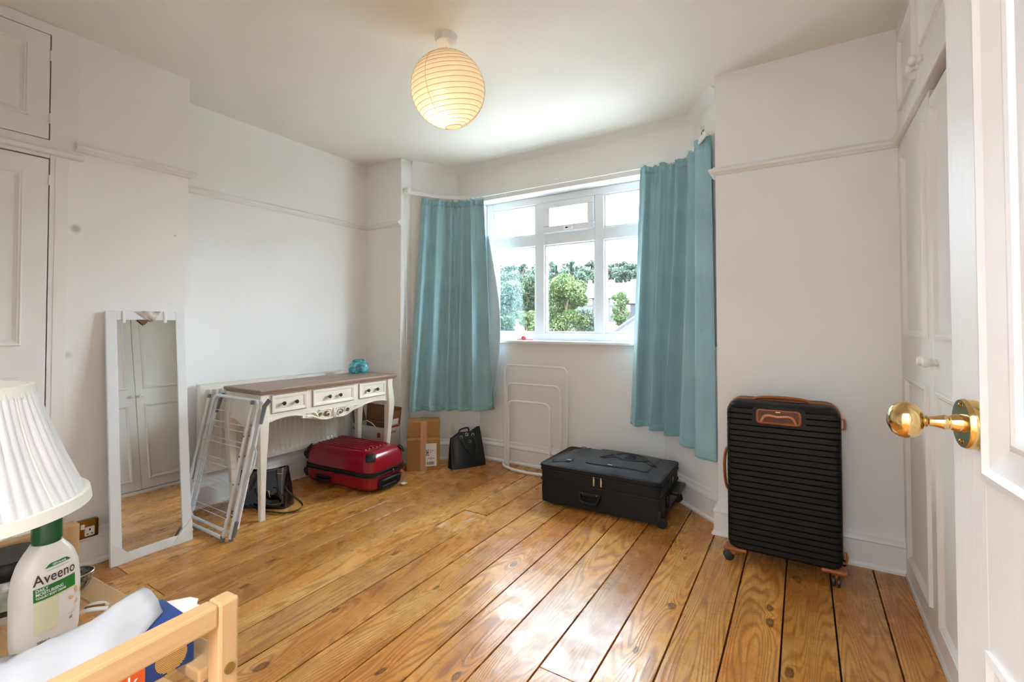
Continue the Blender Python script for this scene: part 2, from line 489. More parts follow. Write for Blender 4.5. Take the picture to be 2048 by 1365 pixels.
# bay, above the sill
WX0, WX1, WZ0, WZ1 = -2.485, -0.835, SILL_Z, 2.31
struct('wall_bay_upper_left', MB().prism([(NL, 3.05), (-2.71, 3.42), (WX0, 3.42), (WX0, 3.78), (-3.3, 3.78), (-3.3, 3.05)], SILL_Z, ZC + .02), WP)
struct('wall_bay_upper_right', MB().prism([(NR, 3.05), (-0.63, 3.42), (WX1, 3.42), (WX1, 3.78), (-0.1, 3.78), (-0.1, 3.05)], SILL_Z, ZC + .02), WP)
struct('wall_bay_lintel', MB().box(WX0, WX1, 3.42, 3.78, WZ1, ZC + .02), WP)
cove = [(0, ZC + .005), (0, ZC - 0.055), (-0.012, ZC - 0.03), (-0.03, ZC - 0.012), (-0.058, ZC + .005)]
struct('trim_cove', MB().sweep([(NL, 3.05), (-2.71, 3.42), (-0.63, 3.42), (NR, 3.05)], cove), WP, smooth=50)
# walls behind the camera, the doorway and the landing
FW = -0.06
struct('wall_front_left', MB().box(-3.56, -0.58, FW - 0.12, FW, -0.12, ZC + .02), WP)
struct('wall_front_right', MB().prism([(0.275, FW - 0.12), (1.15, FW - 0.12), (1.15, 0.085), (0.275, 0.085)], -0.12, ZC + .02), WP)
struct('wall_front_head', MB().box(-0.58, 0.275, FW - 0.12, FW, 2.0, ZC + .02), WP)
struct('wall_right', MB().box(0.98, 1.12, -0.2, 3.06, -0.12, ZC + .02), WP)
struct('wall_right_return', MB().box(0.43, 1.0, 0.085, 1.06, -0.12, ZC + .02), WP)
struct('wall_landing_left', MB().box(-1.3, -1.2, -1.5, FW - 0.12, -0.12, ZC + .02), WP)
struct('wall_landing_right', MB().box(1.0, 1.1, -1.5, FW - 0.12, -0.12, ZC + .02), WP)
struct('wall_landing_back', MB().box(-1.3, -.39, -1.6, -1.5, -0.12, ZC + .02).box(-.06, 1.1, -1.6, -1.5, -0.12, ZC + .02).box(-.39, -.06, -1.6, -1.5, -0.12, 1.22).box(-.39, -.06, -1.6, -1.5, 1.78, ZC + .02), WP)  # opening added in this unseen wall to let in fill light

# skirting and picture rails
GW = MATS['gloss_white']
base = [(0, 0.0), (-0.034, 0.0), (-0.034, 0.012), (-0.024, 0.024), (-0.022, 0.125), (-0.027, 0.132), (-0.024, 0.145), (-0.012, 0.156), (-0.008, 0.175), (0, 0.178)]
# (the paths run with the room on their right hand, so the profile leans to the right: negative offset)
def skirting(name, path): return struct(name, MB().sweep(path, base), GW, smooth=35)
skirting('baseboard_chimney', [(CHI, 0.80), (CHI, 1.321), (REC + .001, 1.321)])
skirting('baseboard_left', [(REC, 1.36), (REC, BW), (NL, BW), (NL, 3.05), (-2.50, 3.47), (-0.86, 3.47), (NR, 3.05), (NR, BW), (WAR + .01, BW)])
rail = [(0, 2.062), (-0.012, 2.064), (-0.018, 2.072), (-0.03, 2.078), (-0.036, 2.09), (-0.03, 2.098), (-0.014, 2.104), (-0.01, 2.112), (0, 2.114)]
struct('trim_rail_chimney', MB().sweep([(CHI, 0.815), (CHI, 1.321), (REC + .001, 1.321)], rail), GW, smooth=35)
struct('trim_rail_left', MB().sweep([(REC, 1.36), (REC, BW), (NL - .002, BW)], rail), GW, smooth=35)
struct('trim_rail_right', MB().sweep([(NR, 3.04), (NR, BW), (WAR + .01, BW)], rail), GW, smooth=35)

# ------------------------------------------------------------------ window_1
UP = MATS['upvc']
win = bpy.data.objects.new('window_1', None); COL.objects.link(win); win['kind'] = 'structure'; WM[win.name] = Matrix.Identity(4)
win['label'] = 'white plastic six-pane window above the bay sill'
FY0, FY1 = 3.56, 3.63
XL, XR = -2.42, -0.895
M1, M2 = (-1.972, -1.885), (-1.422, -1.345)
TR = (1.882, 1.978)
GB, GT = 1.125, 2.248
MB().box(WX0, XL, FY0, FY1, WZ0, WZ1).box(XR, WX1, FY0, FY1, WZ0, WZ1).box(XL, XR, FY0, FY1, WZ0, GB).box(XL, XR, FY0, FY1, GT, WZ1).build('window_frame', UP, win, bevel=0.006)
for a, b in (M1, M2):
    MB().box(a, b, FY0, FY1, GB, GT).build('mullion', UP, win, bevel=0.006)
for a, b in ((XL, M1[0]), (M1[1], M2[0]), (M2[1], XR)):
    MB().box(a, b, FY0, FY1, *TR).build('transom', UP, win, bevel=0.006)
# glazing beads and panes
def bead(x0, x1, z0, z1, y=FY0 + .012, wd=0.014):
    return MB().box(x0, x1, y, y + .04, z0, z0 + wd).box(x0, x1, y, y + .04, z1 - wd, z1).box(x0, x0 + wd, y, y + .04, z0 + wd, z1 - wd).box(x1 - wd, x1, y, y + .04, z0 + wd, z1 - wd)
gl = bpy.data.materials.new('window_glass'); gl.use_nodes = True
T = NT(gl); out = T.n['Material Output']; T.n.remove(T.n['Principled BSDF'])
tcg = T.new('ShaderNodeTexCoord'); ng = T.new('ShaderNodeTexNoise', ins={'Vector': tcg.outputs['Object'], 'Scale': 2.0})
gt = T.ramp(ng.outputs['Fac'], [(0.3, (0.95, 0.98, 0.97)), (0.7, (0.98, 1, 0.99))])
tb = T.new('ShaderNodeBsdfTransparent', ins={0: gt}); gb = T.new('ShaderNodeBsdfGlossy', ins={'Roughness': 0.02})
df = T.new('ShaderNodeBsdfDiffuse', ins={0: (.9, .95, 1, 1)})
mx = T.new('ShaderNodeMixShader', ins={0: 0.05, 1: tb.outputs[0], 2: gb.outputs[0]})
mx2 = T.new('ShaderNodeMixShader', ins={0: 0.007, 1: mx.outputs[0], 2: df.outputs[0]})
T.link(mx2.outputs[0], out.inputs[0]); MATS['window_glass'] = gl
for x0, x1 in ((XL, M1[0]), (M1[1], M2[0]), (M2[1], XR)):
    for z0, z1 in ((GB, TR[0]), (TR[1], GT)):
        mid_top = (x0 == M1[1] and z0 == TR[1])
        if mid_top:
            continue
        MB().box(x0, x1, FY0 + .034, FY0 + .046, z0, z1).build('pane', gl, win)
        bead(x0, x1, z0, z1).build('glazing_bead', UP, win, bevel=0.003)
# opening top light
sx0, sx1, sz0, sz1 = M1[1] + .004, M2[0] - .004, TR[1] + .004, GT - .004
sw = 0.055
sash = MB().box(sx0, sx1, FY0 - .018, FY1 - .01, sz0, sz0 + sw).box(sx0, sx1, FY0 - .018, FY1 - .01, sz1 - sw, sz1).box(sx0, sx0 + sw, FY0 - .018, FY1 - .01, sz0 + sw, sz1 - sw).box(sx1 - sw, sx1, FY0 - .018, FY1 - .01, sz0 + sw, sz1 - sw).build('sash', UP, win, bevel=0.006)
MB().box(sx0 + sw, sx1 - sw, FY0 + .012, FY0 + .024, sz0 + sw, sz1 - sw).build('pane', gl, win)
hx = (sx0 + sx1) / 2
hd = MB().rbox(hx - .03, hx + .05, FY0 - .04, FY0 - .018, sz0 + .012, sz0 + .034, .006).build('window_handle', MATS['white_plastic'], win, smooth=40)
MB().rbox(hx - .012, hx + .012, FY0 - .043, FY0 - .039, sz0 + .017, sz0 + .029, .0015, 1).build('handle_button', MATS['black_plastic'], hd)
# sill board
MB().rbox(-2.52, -0.82, 3.425, 3.59, SILL_Z - .026, SILL_Z + .002, .009).build('window_sill', UP, win, smooth=40)
# bay roof and eaves outside
struct('bay_eaves', MB().box(-3.3, -0.1, 3.78, 4.28, 2.42, 2.52), mat('eaves_white', (214, 214, 210), rough=0.5))

# ------------------------------------------------------------------ door_1 (open, beside the camera)
DW = MATS['door_white']
door = bpy.data.objects.new('door_1', None); COL.objects.link(door)
door['kind'] = 'structure'; door['label'] = 'white panelled room door standing open with brass knob'
ang = math.atan2(0.088, 0.996)
door.location = (0.259, 0.090, 0); door.rotation_euler = (0, 0, ang)
WM[door.name] = Matrix.LocRotScale(Vector((0.259, 0.090, 0)), door.rotation_euler, None)
DL, DT, DH = 0.838, 0.038, 1.98
st = 0.105
cols = [(st, 0.372), (0.462, DL - st)]
rows = [(0.20, 0.79), (1.005, DH - 0.11)]
MB().box(0, DT, 0, st, .008, DH).box(0, DT, DL - st, DL, .008, DH).build('stile', DW, door, local=True, bevel=.002)
m_ = MB()
for z0, z1 in ((.008, .20), (.79, 1.005), (DH - .11, DH)): m_.box(0, DT, st, DL - st, z0, z1)
m_.build('rail', DW, door, local=True)
for z0, z1 in rows: MB().box(0, DT, .372, .462, z0, z1).build('muntin', DW, door, local=True)
for y0, y1 in cols:
    for z0, z1 in rows:
        MB().box(.012, DT - .012, y0, y1, z0, z1).build('door_panel', DW, door, local=True)
        pr = [(0, 0), (0, -.005), (.008, -.007), (.016, -.002), (.046, .006), (.054, .004), (.06, .006), (.062, .012)]
        def mp(u, v, w): return (w, u, v)
        mm = MB(); k = len(pr); vs = []
        for o_, dpt in pr:
            for a, b in ((y0 + o_, z0 + o_), (y1 - o_, z0 + o_), (y1 - o_, z1 - o_), (y0 + o_, z1 - o_)): vs.append((dpt, a, b))
        fs = [(i * 4 + j, i * 4 + (j + 1) % 4, (i + 1) * 4 + (j + 1) % 4, (i + 1) * 4 + j) for i in range(k - 1) for j in range(4)]
        mm.add(vs, fs).build('moulding', DW, door, local=True, fixn=True)
# knob, axis along local -x
kz, ky = 1.068, 0.728 + 0.03
MX = Matrix(((0, 0, -1), (0, 1, 0), (1, 0, 0)))      # lathe z -> local -x
kn = MB().lathe([(.0001, .0), (.032, .0), (.033, .003), (.033, .012), (.031, .0155), (.0001, .016)], 40, (0, ky, kz), MX).build('knob_rose', MATS['brass'], door, local=True, smooth=35)
MB().lathe([(.012, .014), (.0115, .022), (.009, .026), (.0092, .029), (.010, .031), (.0085, .036), (.0065, .044), (.0062, .049), (.008, .051), (.0065, .053), (.012, .055), (.019, .059), (.0235, .065), (.025, .073), (.0235, .081), (.018, .0885), (.010, .0925), (.0001, .094)], 40, (0, ky, kz), MX).build('knob', MATS['brass'], door, local=True, smooth=40)
for a in (PI / 2, 3 * PI / 2):
    MB().sphere((-.0165, ky + .024 * math.cos(a), kz + .024 * math.sin(a)), .0035, 10, 6, (.4, 1, 1)).build('screw', MATS['antique_brass'], kn, local=True, smooth=60)

# ------------------------------------------------------------------ fitted wardrobe on the right
WW = MATS['wardrobe_white']
def panel_mould(mb, x, y0, y1, z0, z1, sgn, wd=0.028, h=0.014):
    """bolection moulding frame on a face at x looking along sgn"""
    pr = [(0, 0), (.002, h * .9), (.007, h), (.012, h * .7), (.016, h * .75), (.022, h * .35), (wd, .0)]
    vs = []
    for o_, dpt in pr:
        for a, b in ((y0 + o_, z0 + o_), (y1 - o_, z0 + o_), (y1 - o_, z1 - o_), (y0 + o_, z1 - o_)): vs.append((x + sgn * dpt, a, b))
    k = len(pr)
    fs = [(i * 4 + j, i * 4 + (j + 1) % 4, (i + 1) * 4 + (j + 1) % 4, (i + 1) * 4 + j) for i in range(k - 1) for j in range(4)]
    mb.add(vs, fs)
knob_prof = [(.0001, 0), (.011, 0), (.012, .004), (.008, .008), (.0075, .016), (.013, .020), (.0175, .027), (.018, .033), (.014, .039), (.006, .042), (.0001, .042)]
ML = Matrix(((0, 0, -1), (0, 1, 0), (1, 0, 0)))
MR = Matrix(((0, 0, 1), (0, 1, 0), (-1, 0, 0)))

wd = thing('fitted_wardrobe', 'tall cream fitted wardrobe with panelled double doors beside the window wall', 'wardrobe', (0.7, 2.0, 0))
b_ = MB()
b_.box(WAR + .0, WAR + .024, 2.845, BW - .002, 0, 2.06)        # end stile
b_.box(WAR, WAR + .024, 1.07, 2.845, 0, .035)                  # plinth
b_.box(WAR + .03, .975, 1.065, 1.085, 0, 2.06)
b_.box(.955, .975, 1.085, BW - .002, 0, 2.06)
b_.box(WAR + .03, .955, 1.085, BW - .002, .01, .03)
b_.build('carcass', WW, wd)
MB().box(WAR - .008, WAR + .002, 1.07, 2.87, 0, .028).build('plinth_strip', GW, wd, bevel=.003)
def ward_door(y0, y1, z0, z1, panels, knob, x=WAR - .004, tilt=0):
    d = MB().box(x, x + .022, y0, y1, z0, z1).build('wardrobe_door', WW, wd, bevel=.003)
    for (a, b, c, e) in panels:
        mm = MB(); panel_mould(mm, x, a, b, c, e, -1); mm.build('moulding', WW, d)
    if knob:
        MB().lathe(knob_prof, 20, (x, knob[0], knob[1]), ML).build('knob', GW, d, smooth=40)
    return d
MB().box(WAR + .05, WAR + .06, 1.1, 2.84, 1.9, 2.058).build('gap_shade_board', MATS['shadow_gap'], wd)  # dark board added behind the door tops to stand for gap shade
ward_door(2.252, 2.84, .04, 2.060, [(2.325, 2.745, 1.145, 1.97), (2.325, 2.745, .14, .965)], (2.29, 1.062))
ward_door(1.664, 2.248, .04, 2.026, [(1.755, 2.175, 1.145, 1.97), (1.755, 2.175, .14, .965)], (2.205, 1.062))
ward_door(1.08, 1.66, .04, 2.052, [(1.16, 1.57, 1.145, 1.97), (1.16, 1.57, .14, .965)], (1.62, 1.062))
uw = thing('top_cupboard', 'cream cupboard with small panelled doors above the fitted wardrobe', 'cupboard', (0.7, 2.0, 2.06))
b_ = MB().box(WAR + .0, .975, 1.07, BW - .002, 2.10, 2.13).box(WAR, WAR + .024, 1.07, BW - .002, 2.60, ZC).box(WAR, WAR + .024, 2.845, BW - .002, 2.13, 2.60).box(WAR + .1, WAR + .12, 1.07, BW - .002, 2.13, ZC)
b_.build('carcass', WW, uw)
MB().box(WAR - .026, .975, 1.07, BW - .04, 2.062, 2.10).build('shelf_band', WW, uw, bevel=.006)
def up_door(y0, y1, knobs, pan):
    x = WAR - .004
    d = MB().box(x, x + .022, y0, y1, 2.135, 2.598).build('cupboard_door', WW, uw, bevel=.003)
    mm = MB(); panel_mould(mm, x, *pan, -1); mm.build('moulding', WW, d)
    for k in knobs: MB().lathe(knob_prof, 20, (x, k, 2.225), ML).build('knob', GW, d, smooth=40)
up_door(2.385, 2.84, [2.415], (2.46, 2.795, 2.195, 2.53))
up_door(1.92, 2.381, [2.345], (1.98, 2.325, 2.26, 2.53))
up_door(1.46, 1.916, [1.50], (1.53, 1.85, 2.26, 2.53))
up_door(1.09, 1.456, [1.42], (1.15, 1.38, 2.26, 2.53))

# ------------------------------------------------------------------ alcove cupboard on the left
ac = thing('alcove_cupboard', 'white floor to ceiling alcove cupboard with panelled doors beside the chimney breast', 'cupboard', (-3.2, 0.4, 0))
XF = -3.055
b_ = MB().box(-3.38, -3.36, -.05, .79, 0, ZC - .002)
b_.box(XF - .02, XF, .722, .825, 2.045, ZC - .002).box(XF - .02, XF, .724, .79, 0, 2.02)
b_.box(XF - .02, XF, .0, .722, 2.597, ZC - .002).box(XF - .02, XF, .0, .722, 2.0, 2.086)
b_.build('face_frame', WW, ac)
MB().box(XF - .024, XF + .002, .742, .752, 0.02, 2.0).build('beading', WW, ac)
MB().rbox(XF - .03, XF + .03, .0, .845, 2.016, 2.042, .008).build('shelf_trim', WW, ac, smooth=40)
def alc_door(y0, y1, z0, z1, panels):
    d = MB().box(XF - .02, XF - .001, y0, y1, z0, z1).build('cupboard_door', WW, ac, bevel=.002)
    for p in panels:
        mm = MB(); panel_mould(mm, XF - .001, *p, 1, .03, .012); mm.build('moulding', WW, d)
    for hz in ((z0 + .1), (z1 - .1)):
        MB().tube([(XF + .002, y1 + .002, hz - .025), (XF + .002, y1 + .002, hz + .025)], .004, 8).build('hinge', WW, d)
alc_door(.0, .7175, 2.090, 2.594, [(.10, .645, 2.178, 2.525)])
alc_door(.0, .7195, .06, 1.994, [(.10, .636, 1.105, 1.915), (.10, .636, .2, .96)])
MB().box(XF - .045, XF - .022, .0, .73, .06, 2.6).build('gap_shade_board', MATS['shadow_gap'], ac)  # near-black sheet behind the doors stands in for shade in their gaps

# ------------------------------------------------------------------ socket
so_ = thing('wall_socket', 'brass double socket plate low on the chimney breast', 'socket', (-3.04, .848, .185))
pl_ = MB().rbox(-3.063, -3.028, .775, .921, .141, .228, .004, 2).build('face_plate', MATS['antique_brass'], so_, smooth=40)
for yc in (.812, .888):
    sgn = -1 if yc < .84 else 1
    MB().rbox(-3.03, -3.0235, yc - .003 - .019, yc - .003 + .019, .152, .196, .002, 1).build('socket_insert', MATS['white_plastic'], so_)
    MB().box(-3.0238, -3.0228, yc - .006, yc + .0, .178, .188).box(-3.0238, -3.0228, yc - .016, yc - .008, .160, .1645).box(-3.0238, -3.0228, yc + .002, yc + .010, .160, .1645).build('pin_hole', MATS['dark_hole'], so_)
for yc in (.838, .858):
    MB().rbox(-3.03, -3.021, yc - .0075, yc + .0075, .19, .213, .002, 1).build('rocker_switch', MATS['white_plastic'], so_)
# ================================================================== CEILING LAMP
lamp = thing('paper_lantern', 'round white paper lantern pendant lit from inside under the ceiling', 'lamp', (-1.507, 1.80, 2.65))
MB().lathe([(.0001, ZC + .001), (.058, ZC + .001), (.058, ZC - .012), (.05, ZC - .035), (.018, ZC - .048), (.0001, ZC - .05)], 28, (-1.507, 1.80, 0)).build('ceiling_rose', MATS['white_plastic'], lamp, smooth=40)
LC = Vector((-1.516, 1.828, 2.392)); LR = 0.186
tiltM = Matrix.Rotation(math.radians(9), 3, Vector((0.85, 0.52, 0)).normalized()) @ Matrix.Rotation(math.radians(-8), 3, Vector((-.52, .85, 0)))
paper = bpy.data.materials.new('rice_paper'); paper.use_nodes = True
T = NT(paper); out = T.n['Material Output']; T.n.remove(T.n['Principled BSDF'])
tcp = T.new('ShaderNodeTexCoord')
npz = T.new('ShaderNodeTexNoise', ins={'Vector': tcp.outputs['Object'], 'Scale': 25.0, 'Detail': 4.0})
pc = T.ramp(npz.outputs['Fac'], [(0.3, (.80, .74, .64)), (0.7, (.86, .81, .71))])
d1 = T.new('ShaderNodeBsdfDiffuse', ins={0: pc}); t1 = T.new('ShaderNodeBsdfTranslucent', ins={0: pc}); tr = T.new('ShaderNodeBsdfTransparent', ins={0: (1, .95, .85, 1)})
m1 = T.new('ShaderNodeMixShader', ins={0: .5, 1: d1.outputs[0], 2: t1.outputs[0]})
m2 = T.new('ShaderNodeMixShader', ins={0: .07, 1: m1.outputs[0], 2: tr.outputs[0]})
T.link(m2.outputs[0], out.inputs[0])
NR_ = 20
prof = []
for i in range(NR_ * 4 + 1):
    t = 0.235 + (PI - 0.235 * 2) * i / (NR_ * 4)
    sc_ = 1 - 0.012 * math.sin(PI * (i % 4) / 4)
    prof.append((LR * sc_ * math.sin(t), LR * sc_ * math.cos(t)))
MB().lathe(prof, 48, LC, tiltM, cap=False).build('paper_shade', paper, lamp, smooth=80, fixn=True)
rib_m = mat('bamboo_rib', (196, 164, 118), rough=.6)
for i in range(0, NR_ + 1):
    t = 0.235 + (PI - 0.235 * 2) * i / NR_
    r_, z_ = LR * math.sin(t) * 1.0, LR * math.cos(t)
    MB().tube([LC + tiltM @ Vector((r_ * math.cos(a), r_ * math.sin(a), z_)) for a in [2 * PI * k / 40 for k in range(40)]], .0012 if 0 < i < NR_ else .002, 5, closed=True).build('rib', rib_m, lamp)
for a in (0.6, 2.7, 4.8):
    MB().tube([LC + tiltM @ Vector((LR * 1.001 * math.sin(t) * math.cos(a), LR * 1.001 * math.sin(t) * math.sin(a), LR * 1.001 * math.cos(t))) for t in [.25 + (PI - .5) * k / 24 for k in range(25)]], .0012, 4).build('paper_seam', rib_m, lamp)
BP = LC + Vector((-.005, -.045, -.035))
MB().tube([(-1.507, 1.80, ZC - .045), (-1.51, 1.808, ZC - .08), BP + Vector((0, 0, .09))], .003, 8).build('flex', MATS['white_plastic'], lamp)
MB().lathe([(.0001, .03), (.016, .03), (.019, .05), (.019, .09), (.01, .1), (.0001, .1)], 16, BP).build('lamp_holder', MATS['white_plastic'], lamp, smooth=40)
blb = mat('warm_bulb', (255, 240, 215), emit=(255, 214, 150), emit_s=3.5)
MB().lathe([(.0001, -.045), (.015, -.042), (.027, -.028), (.03, -.01), (.026, .01), (.014, .028), (.013, .04), (.0001, .04)], 20, BP).build('bulb', blb, lamp, smooth=60)
li = bpy.data.lights.new('bulb_light', 'POINT'); li.energy = LAMP_W; li.color = (1.0, .78, .5); li.shadow_soft_size = .05
lo = bpy.data.objects.new('bulb_light', li); COL.objects.link(lo); lo.location = BP + Vector((0, 0, -.10))
# soft fill light added on the unseen landing to brighten the room
hl = bpy.data.lights.new('landing_fill', 'AREA'); hl.shape = 'RECTANGLE'; hl.size = 1.6; hl.size_y = 1.0; hl.energy = LANDING_FILL_W; hl.color = (.94, .98, 1.06)
ho = bpy.data.objects.new('landing_fill', hl); COL.objects.link(ho); ho.location = (-.1, -.85, 2.62)

# ================================================================== RADIATOR
rad = thing('radiator', 'white fluted panel radiator on the wall behind the console table', 'radiator', (-3.34, 2.06, .235))
mat('radiator_white', (232, 226, 216), rough=.35, var=.015)
RW = MATS['radiator_white']
ry0, ry1, rz0, rz1, rx = 1.50, 2.62, .235, .812, -3.292
nfl = 28
pts = []
pitch = (ry1 - ry0 - .05) / nfl
pts.append((rx - .004, ry0)); pts.append((rx, ry0 + .006)); pts.append((rx, ry0 + .024))
for i in range(nfl):
    y = ry0 + .025 + pitch * i
    pts += [(rx, y + pitch * .10), (rx - .012, y + pitch * .30), (rx - .012, y + pitch * .70), (rx, y + pitch * .90)]
pts += [(rx, ry1 - .024), (rx, ry1 - .006), (rx - .004, ry1)]
zrows = [(rz0, .010, 0), (rz0 + .004, .002, 0), (rz0 + .035, 0, 0), (rz0 + .055, 0, 1), (rz1 - .055, 0, 1), (rz1 - .035, 0, 0), (rz1 - .004, .002, 0), (rz1, .010, 0)]
vs = []; n_ = len(pts)
for z, back, fl_ in zrows:
    for x, y in pts:
        d_ = (x - rx) if fl_ or x - rx > -.006 else 0
        vs.append((rx + d_ - back, y, z))
fs = [(j * n_ + i, j * n_ + i + 1, (j + 1) * n_ + i + 1, (j + 1) * n_ + i) for j in range(len(zrows) - 1) for i in range(n_ - 1)]
MB().add(vs, fs).build('front_panel', RW, rad, smooth=25, solid=.003)
MB().box(rx - .045, rx - .012, ry0 + .004, ry1 - .004, rz0 + .004, rz1 - .006).build('back_panel', RW, rad)
m_ = MB()
for i in range(56):
    y = ry0 + .02 + (ry1 - ry0 - .04) * i / 55
    m_.box(rx - .043, rx - .002, y - .002, y + .002, rz1 - .008, rz1)
m_.box(rx - .046, rx - .040, ry0, ry1, rz1 - .012, rz1 + .003)
m_.build('top_grille', RW, rad)
MB().tube([(rx - .03, ry1 + .012, 0), (rx - .03, ry1 + .012, .55)], .006, 8).build('pipe', MATS['black_plastic'], rad)
MB().tube([(rx - .03, ry0 + .1, .3), (REC + .001, ry0 + .1, .3)], .01, 8).build('bracket', RW, rad)
MB().tube([(rx - .03, ry1 - .1, .3), (REC + .001, ry1 - .1, .3)], .01, 8).build('bracket', RW, rad)

# ================================================================== CONSOLE TABLE
mat('cream_paint', (238, 230, 214), rough=.45, var=.04, vscale=9, bump=.05, bscale=40)
CP = MATS['cream_paint']
tb_ = thing('console_table', 'cream painted console table with brown wooden top and carved apron', 'table', (-2.99, 2.16, 0))
TX0, TX1, TY0, TY1, TZ = -3.20, -2.772, 1.597, 2.716, .802
m_ = MB()
prof = [(0, TZ - .032), (.006, TZ - .032), (.010, TZ - .022), (.016, TZ - .014), (.018, TZ - .006), (.014, TZ), (0, TZ)]
prof = [(o_ - .018, z) for o_, z in prof]
m_.sweep([(TX0, TY0), (TX0, TY1), (TX1, TY1), (TX1, TY0)], prof, closed=True)
m_.box(TX0 + .017, TX1 - .017, TY0 + .017, TY1 - .017, TZ - .031, TZ - .0006)
m_.build('table_top', MATS['oak_table_top'], tb_, smooth=30)
# front apron with its shaped lower edge
AX = -2.800
low = [(1.645, .588), (1.671, .596), (1.715, .606), (1.784, .613), (1.845, .609), (1.894, .598), (1.896, .583), (1.975, .570), (2.007, .556), (2.044, .546), (2.087, .549), (2.132, .548), (2.150, .544), (2.171, .548), (2.218, .546), (2.277, .566), (2.32, .577), (2.376, .587), (2.402, .598), (2.46, .607), (2.514, .611), (2.58, .606), (2.618, .598), (2.66, .590)]
poly = low + [(2.66, TZ - .031), (1.645, TZ - .031)]
MB().prism_to(poly, .018, lambda a, b, c: (AX - c, a, b)).build('front_apron', CP, tb_)
MB().tube([(AX + .001, y, z + .005) for y, z in low], .005, 6).build('apron_bead', CP, tb_, smooth=60)
MB().box(-3.185, -3.170, 1.645, 2.66, .62, TZ - .031).build('back_apron', CP, tb_)
slow = [(-3.17, .590), (-3.14, .602), (-3.10, .600), (-3.06, .588), (-3.02, .572), (-2.985, .567), (-2.95, .572), (-2.91, .588), (-2.87, .600), (-2.84, .602), (-2.81, .590)]
for y in (1.618, 2.678):
    MB().prism_to(slow + [(-2.81, TZ - .031), (-3.17, TZ - .031)], .016, lambda a, b, c, y=y: (a, y + c, b)).build('side_apron', CP, tb_)
    MB().tube([(a, y - (.001 if y < 2 else -.017), b + .005) for a, b in slow], .004, 6).build('apron_bead', CP, tb_, smooth=60)
# legs: square cabriole section following a curve outward
def leg(x, y, sx, sy):
    zs = [0, .03, .15, .28, .40, .50, .56, .605, .66, .72, TZ - .031]
    outw = [-.020, -.021, -.017, -.009, .000, .007, .010, .010, .004, -.002, -.002]
    hw = [.0165, .0155, .0165, .019, .022, .0265, .0285, .029, .0275, .025, .025]
    vs = []
    for z, o_, h_ in zip(zs, outw, hw):
        cx, cy = x + sx * o_ * .7, y + sy * o_ * .5
        for a, b in ((-1, -1), (1, -1), (1, 1), (-1, 1)): vs.append((cx + a * h_, cy + b * h_, z))
    fs = [(i * 4 + j, i * 4 + (j + 1) % 4, (i + 1) * 4 + (j + 1) % 4, (i + 1) * 4 + j) for i in range(len(zs) - 1) for j in range(4)]
    fs += [(3, 2, 1, 0), tuple(range(len(vs) - 4, len(vs)))]
    MB().add(vs, fs).build('leg', CP, tb_, bevel=.004, smooth=50)
for x, sx in ((-2.812, 1), (-3.162, -1)):
    for y, sy in ((1.632, -1), (2.655, 1)): leg(x, y, sx, sy)
# drawers
knob_m = mat('bronze_knob', (92, 84, 62), rough=.35, metal=.9)
for (a, b), ks in zip(((1.682, 1.922), (1.968, 2.308), (2.354, 2.612)), ((1.755, 1.842), (2.091, 2.179), (2.43, 2.517))):
    dr = MB().box(AX - .004, AX + .004, a, b, .650, .760).build('drawer', CP, tb_, bevel=.0015)
    mm = MB(); panel_mould(mm, AX + .004, a, b, .650, .760, 1, .022, .006); mm.build('drawer_moulding', CP, dr)
    sg = .0035
    MB().box(AX - .002, AX + .0012, a - sg, b + sg, .650 - sg, .650).box(AX - .002, AX + .0012, a - sg, b + sg, .760, .760 + sg * .6).box(AX - .002, AX + .0012, a - sg, a, .65, .76).box(AX - .002, AX + .0012, b, b + sg, .65, .76).build('drawer_gap', mat('cream_shadow_line', (150, 132, 104), rough=.8), dr)
    for k in ks:
        MB().lathe([(.0001, 0), (.006, 0), (.0055, .008), (.011, .013), (.013, .019), (.009, .025), (.0001, .026)], 14, (AX + .004, k, .704), MR).build('knob', knob_m, dr, smooth=50)
# carved ornament
orn = MB()
def scroll(c, r0, r1, a0, a1, n=22, rr=.0055):
    orn.tube([(AX + .006, c[0] + (r0 + (r1 - r0) * i / n) * math.cos(a0 + (a1 - a0) * i / n), c[1] + (r0 + (r1 - r0) * i / n) * math.sin(a0 + (a1 - a0) * i / n)) for i in range(n + 1)], [rr * (.55 + .45 * math.sin(PI * (i + 2) / (n + 4))) for i in range(n + 1)], 6)
cy_ = 2.135
for s_ in (-1, 1):
    A0 = 0 if s_ > 0 else PI
    scroll((cy_ + s_ * .052, .580), .006, .026, A0, A0 + s_ * 5.2)
    scroll((cy_ + s_ * .105, .585), .028, .010, A0 + s_ * .3, A0 + s_ * 3.6)
    orn.tube(catmull([(AX + .006, cy_ + s_ * .012, .556), (AX + .007, cy_ + s_ * .06, .551), (AX + .007, cy_ + s_ * .115, .562), (AX + .006, cy_ + s_ * .165, .585), (AX + .004, cy_ + s_ * .21, .592)], 6), .0065, 6)
    orn.tube(catmull([(AX + .006, cy_ + s_ * .125, .575), (AX + .007, cy_ + s_ * .14, .598), (AX + .006, cy_ + s_ * .165, .612), (AX + .004, cy_ + s_ * .21, .610)], 6), .005, 6)
    orn.tube(catmull([(AX + .006, cy_ + s_ * .02, .61), (AX + .007, cy_ + s_ * .05, .619), (AX + .006, cy_ + s_ * .09, .614), (AX + .005, cy_ + s_ * .12, .622)], 6), .004, 6)
orn.tube([(AX + .005, cy_, .555), (AX + .008, cy_, .585), (AX + .005, cy_, .618)], [.004, .009, .003], 8)
oo = orn.build('carved_ornament', CP, tb_, smooth=60)
pm = mat('pierced_shadow', (120, 104, 78), rough=.9)
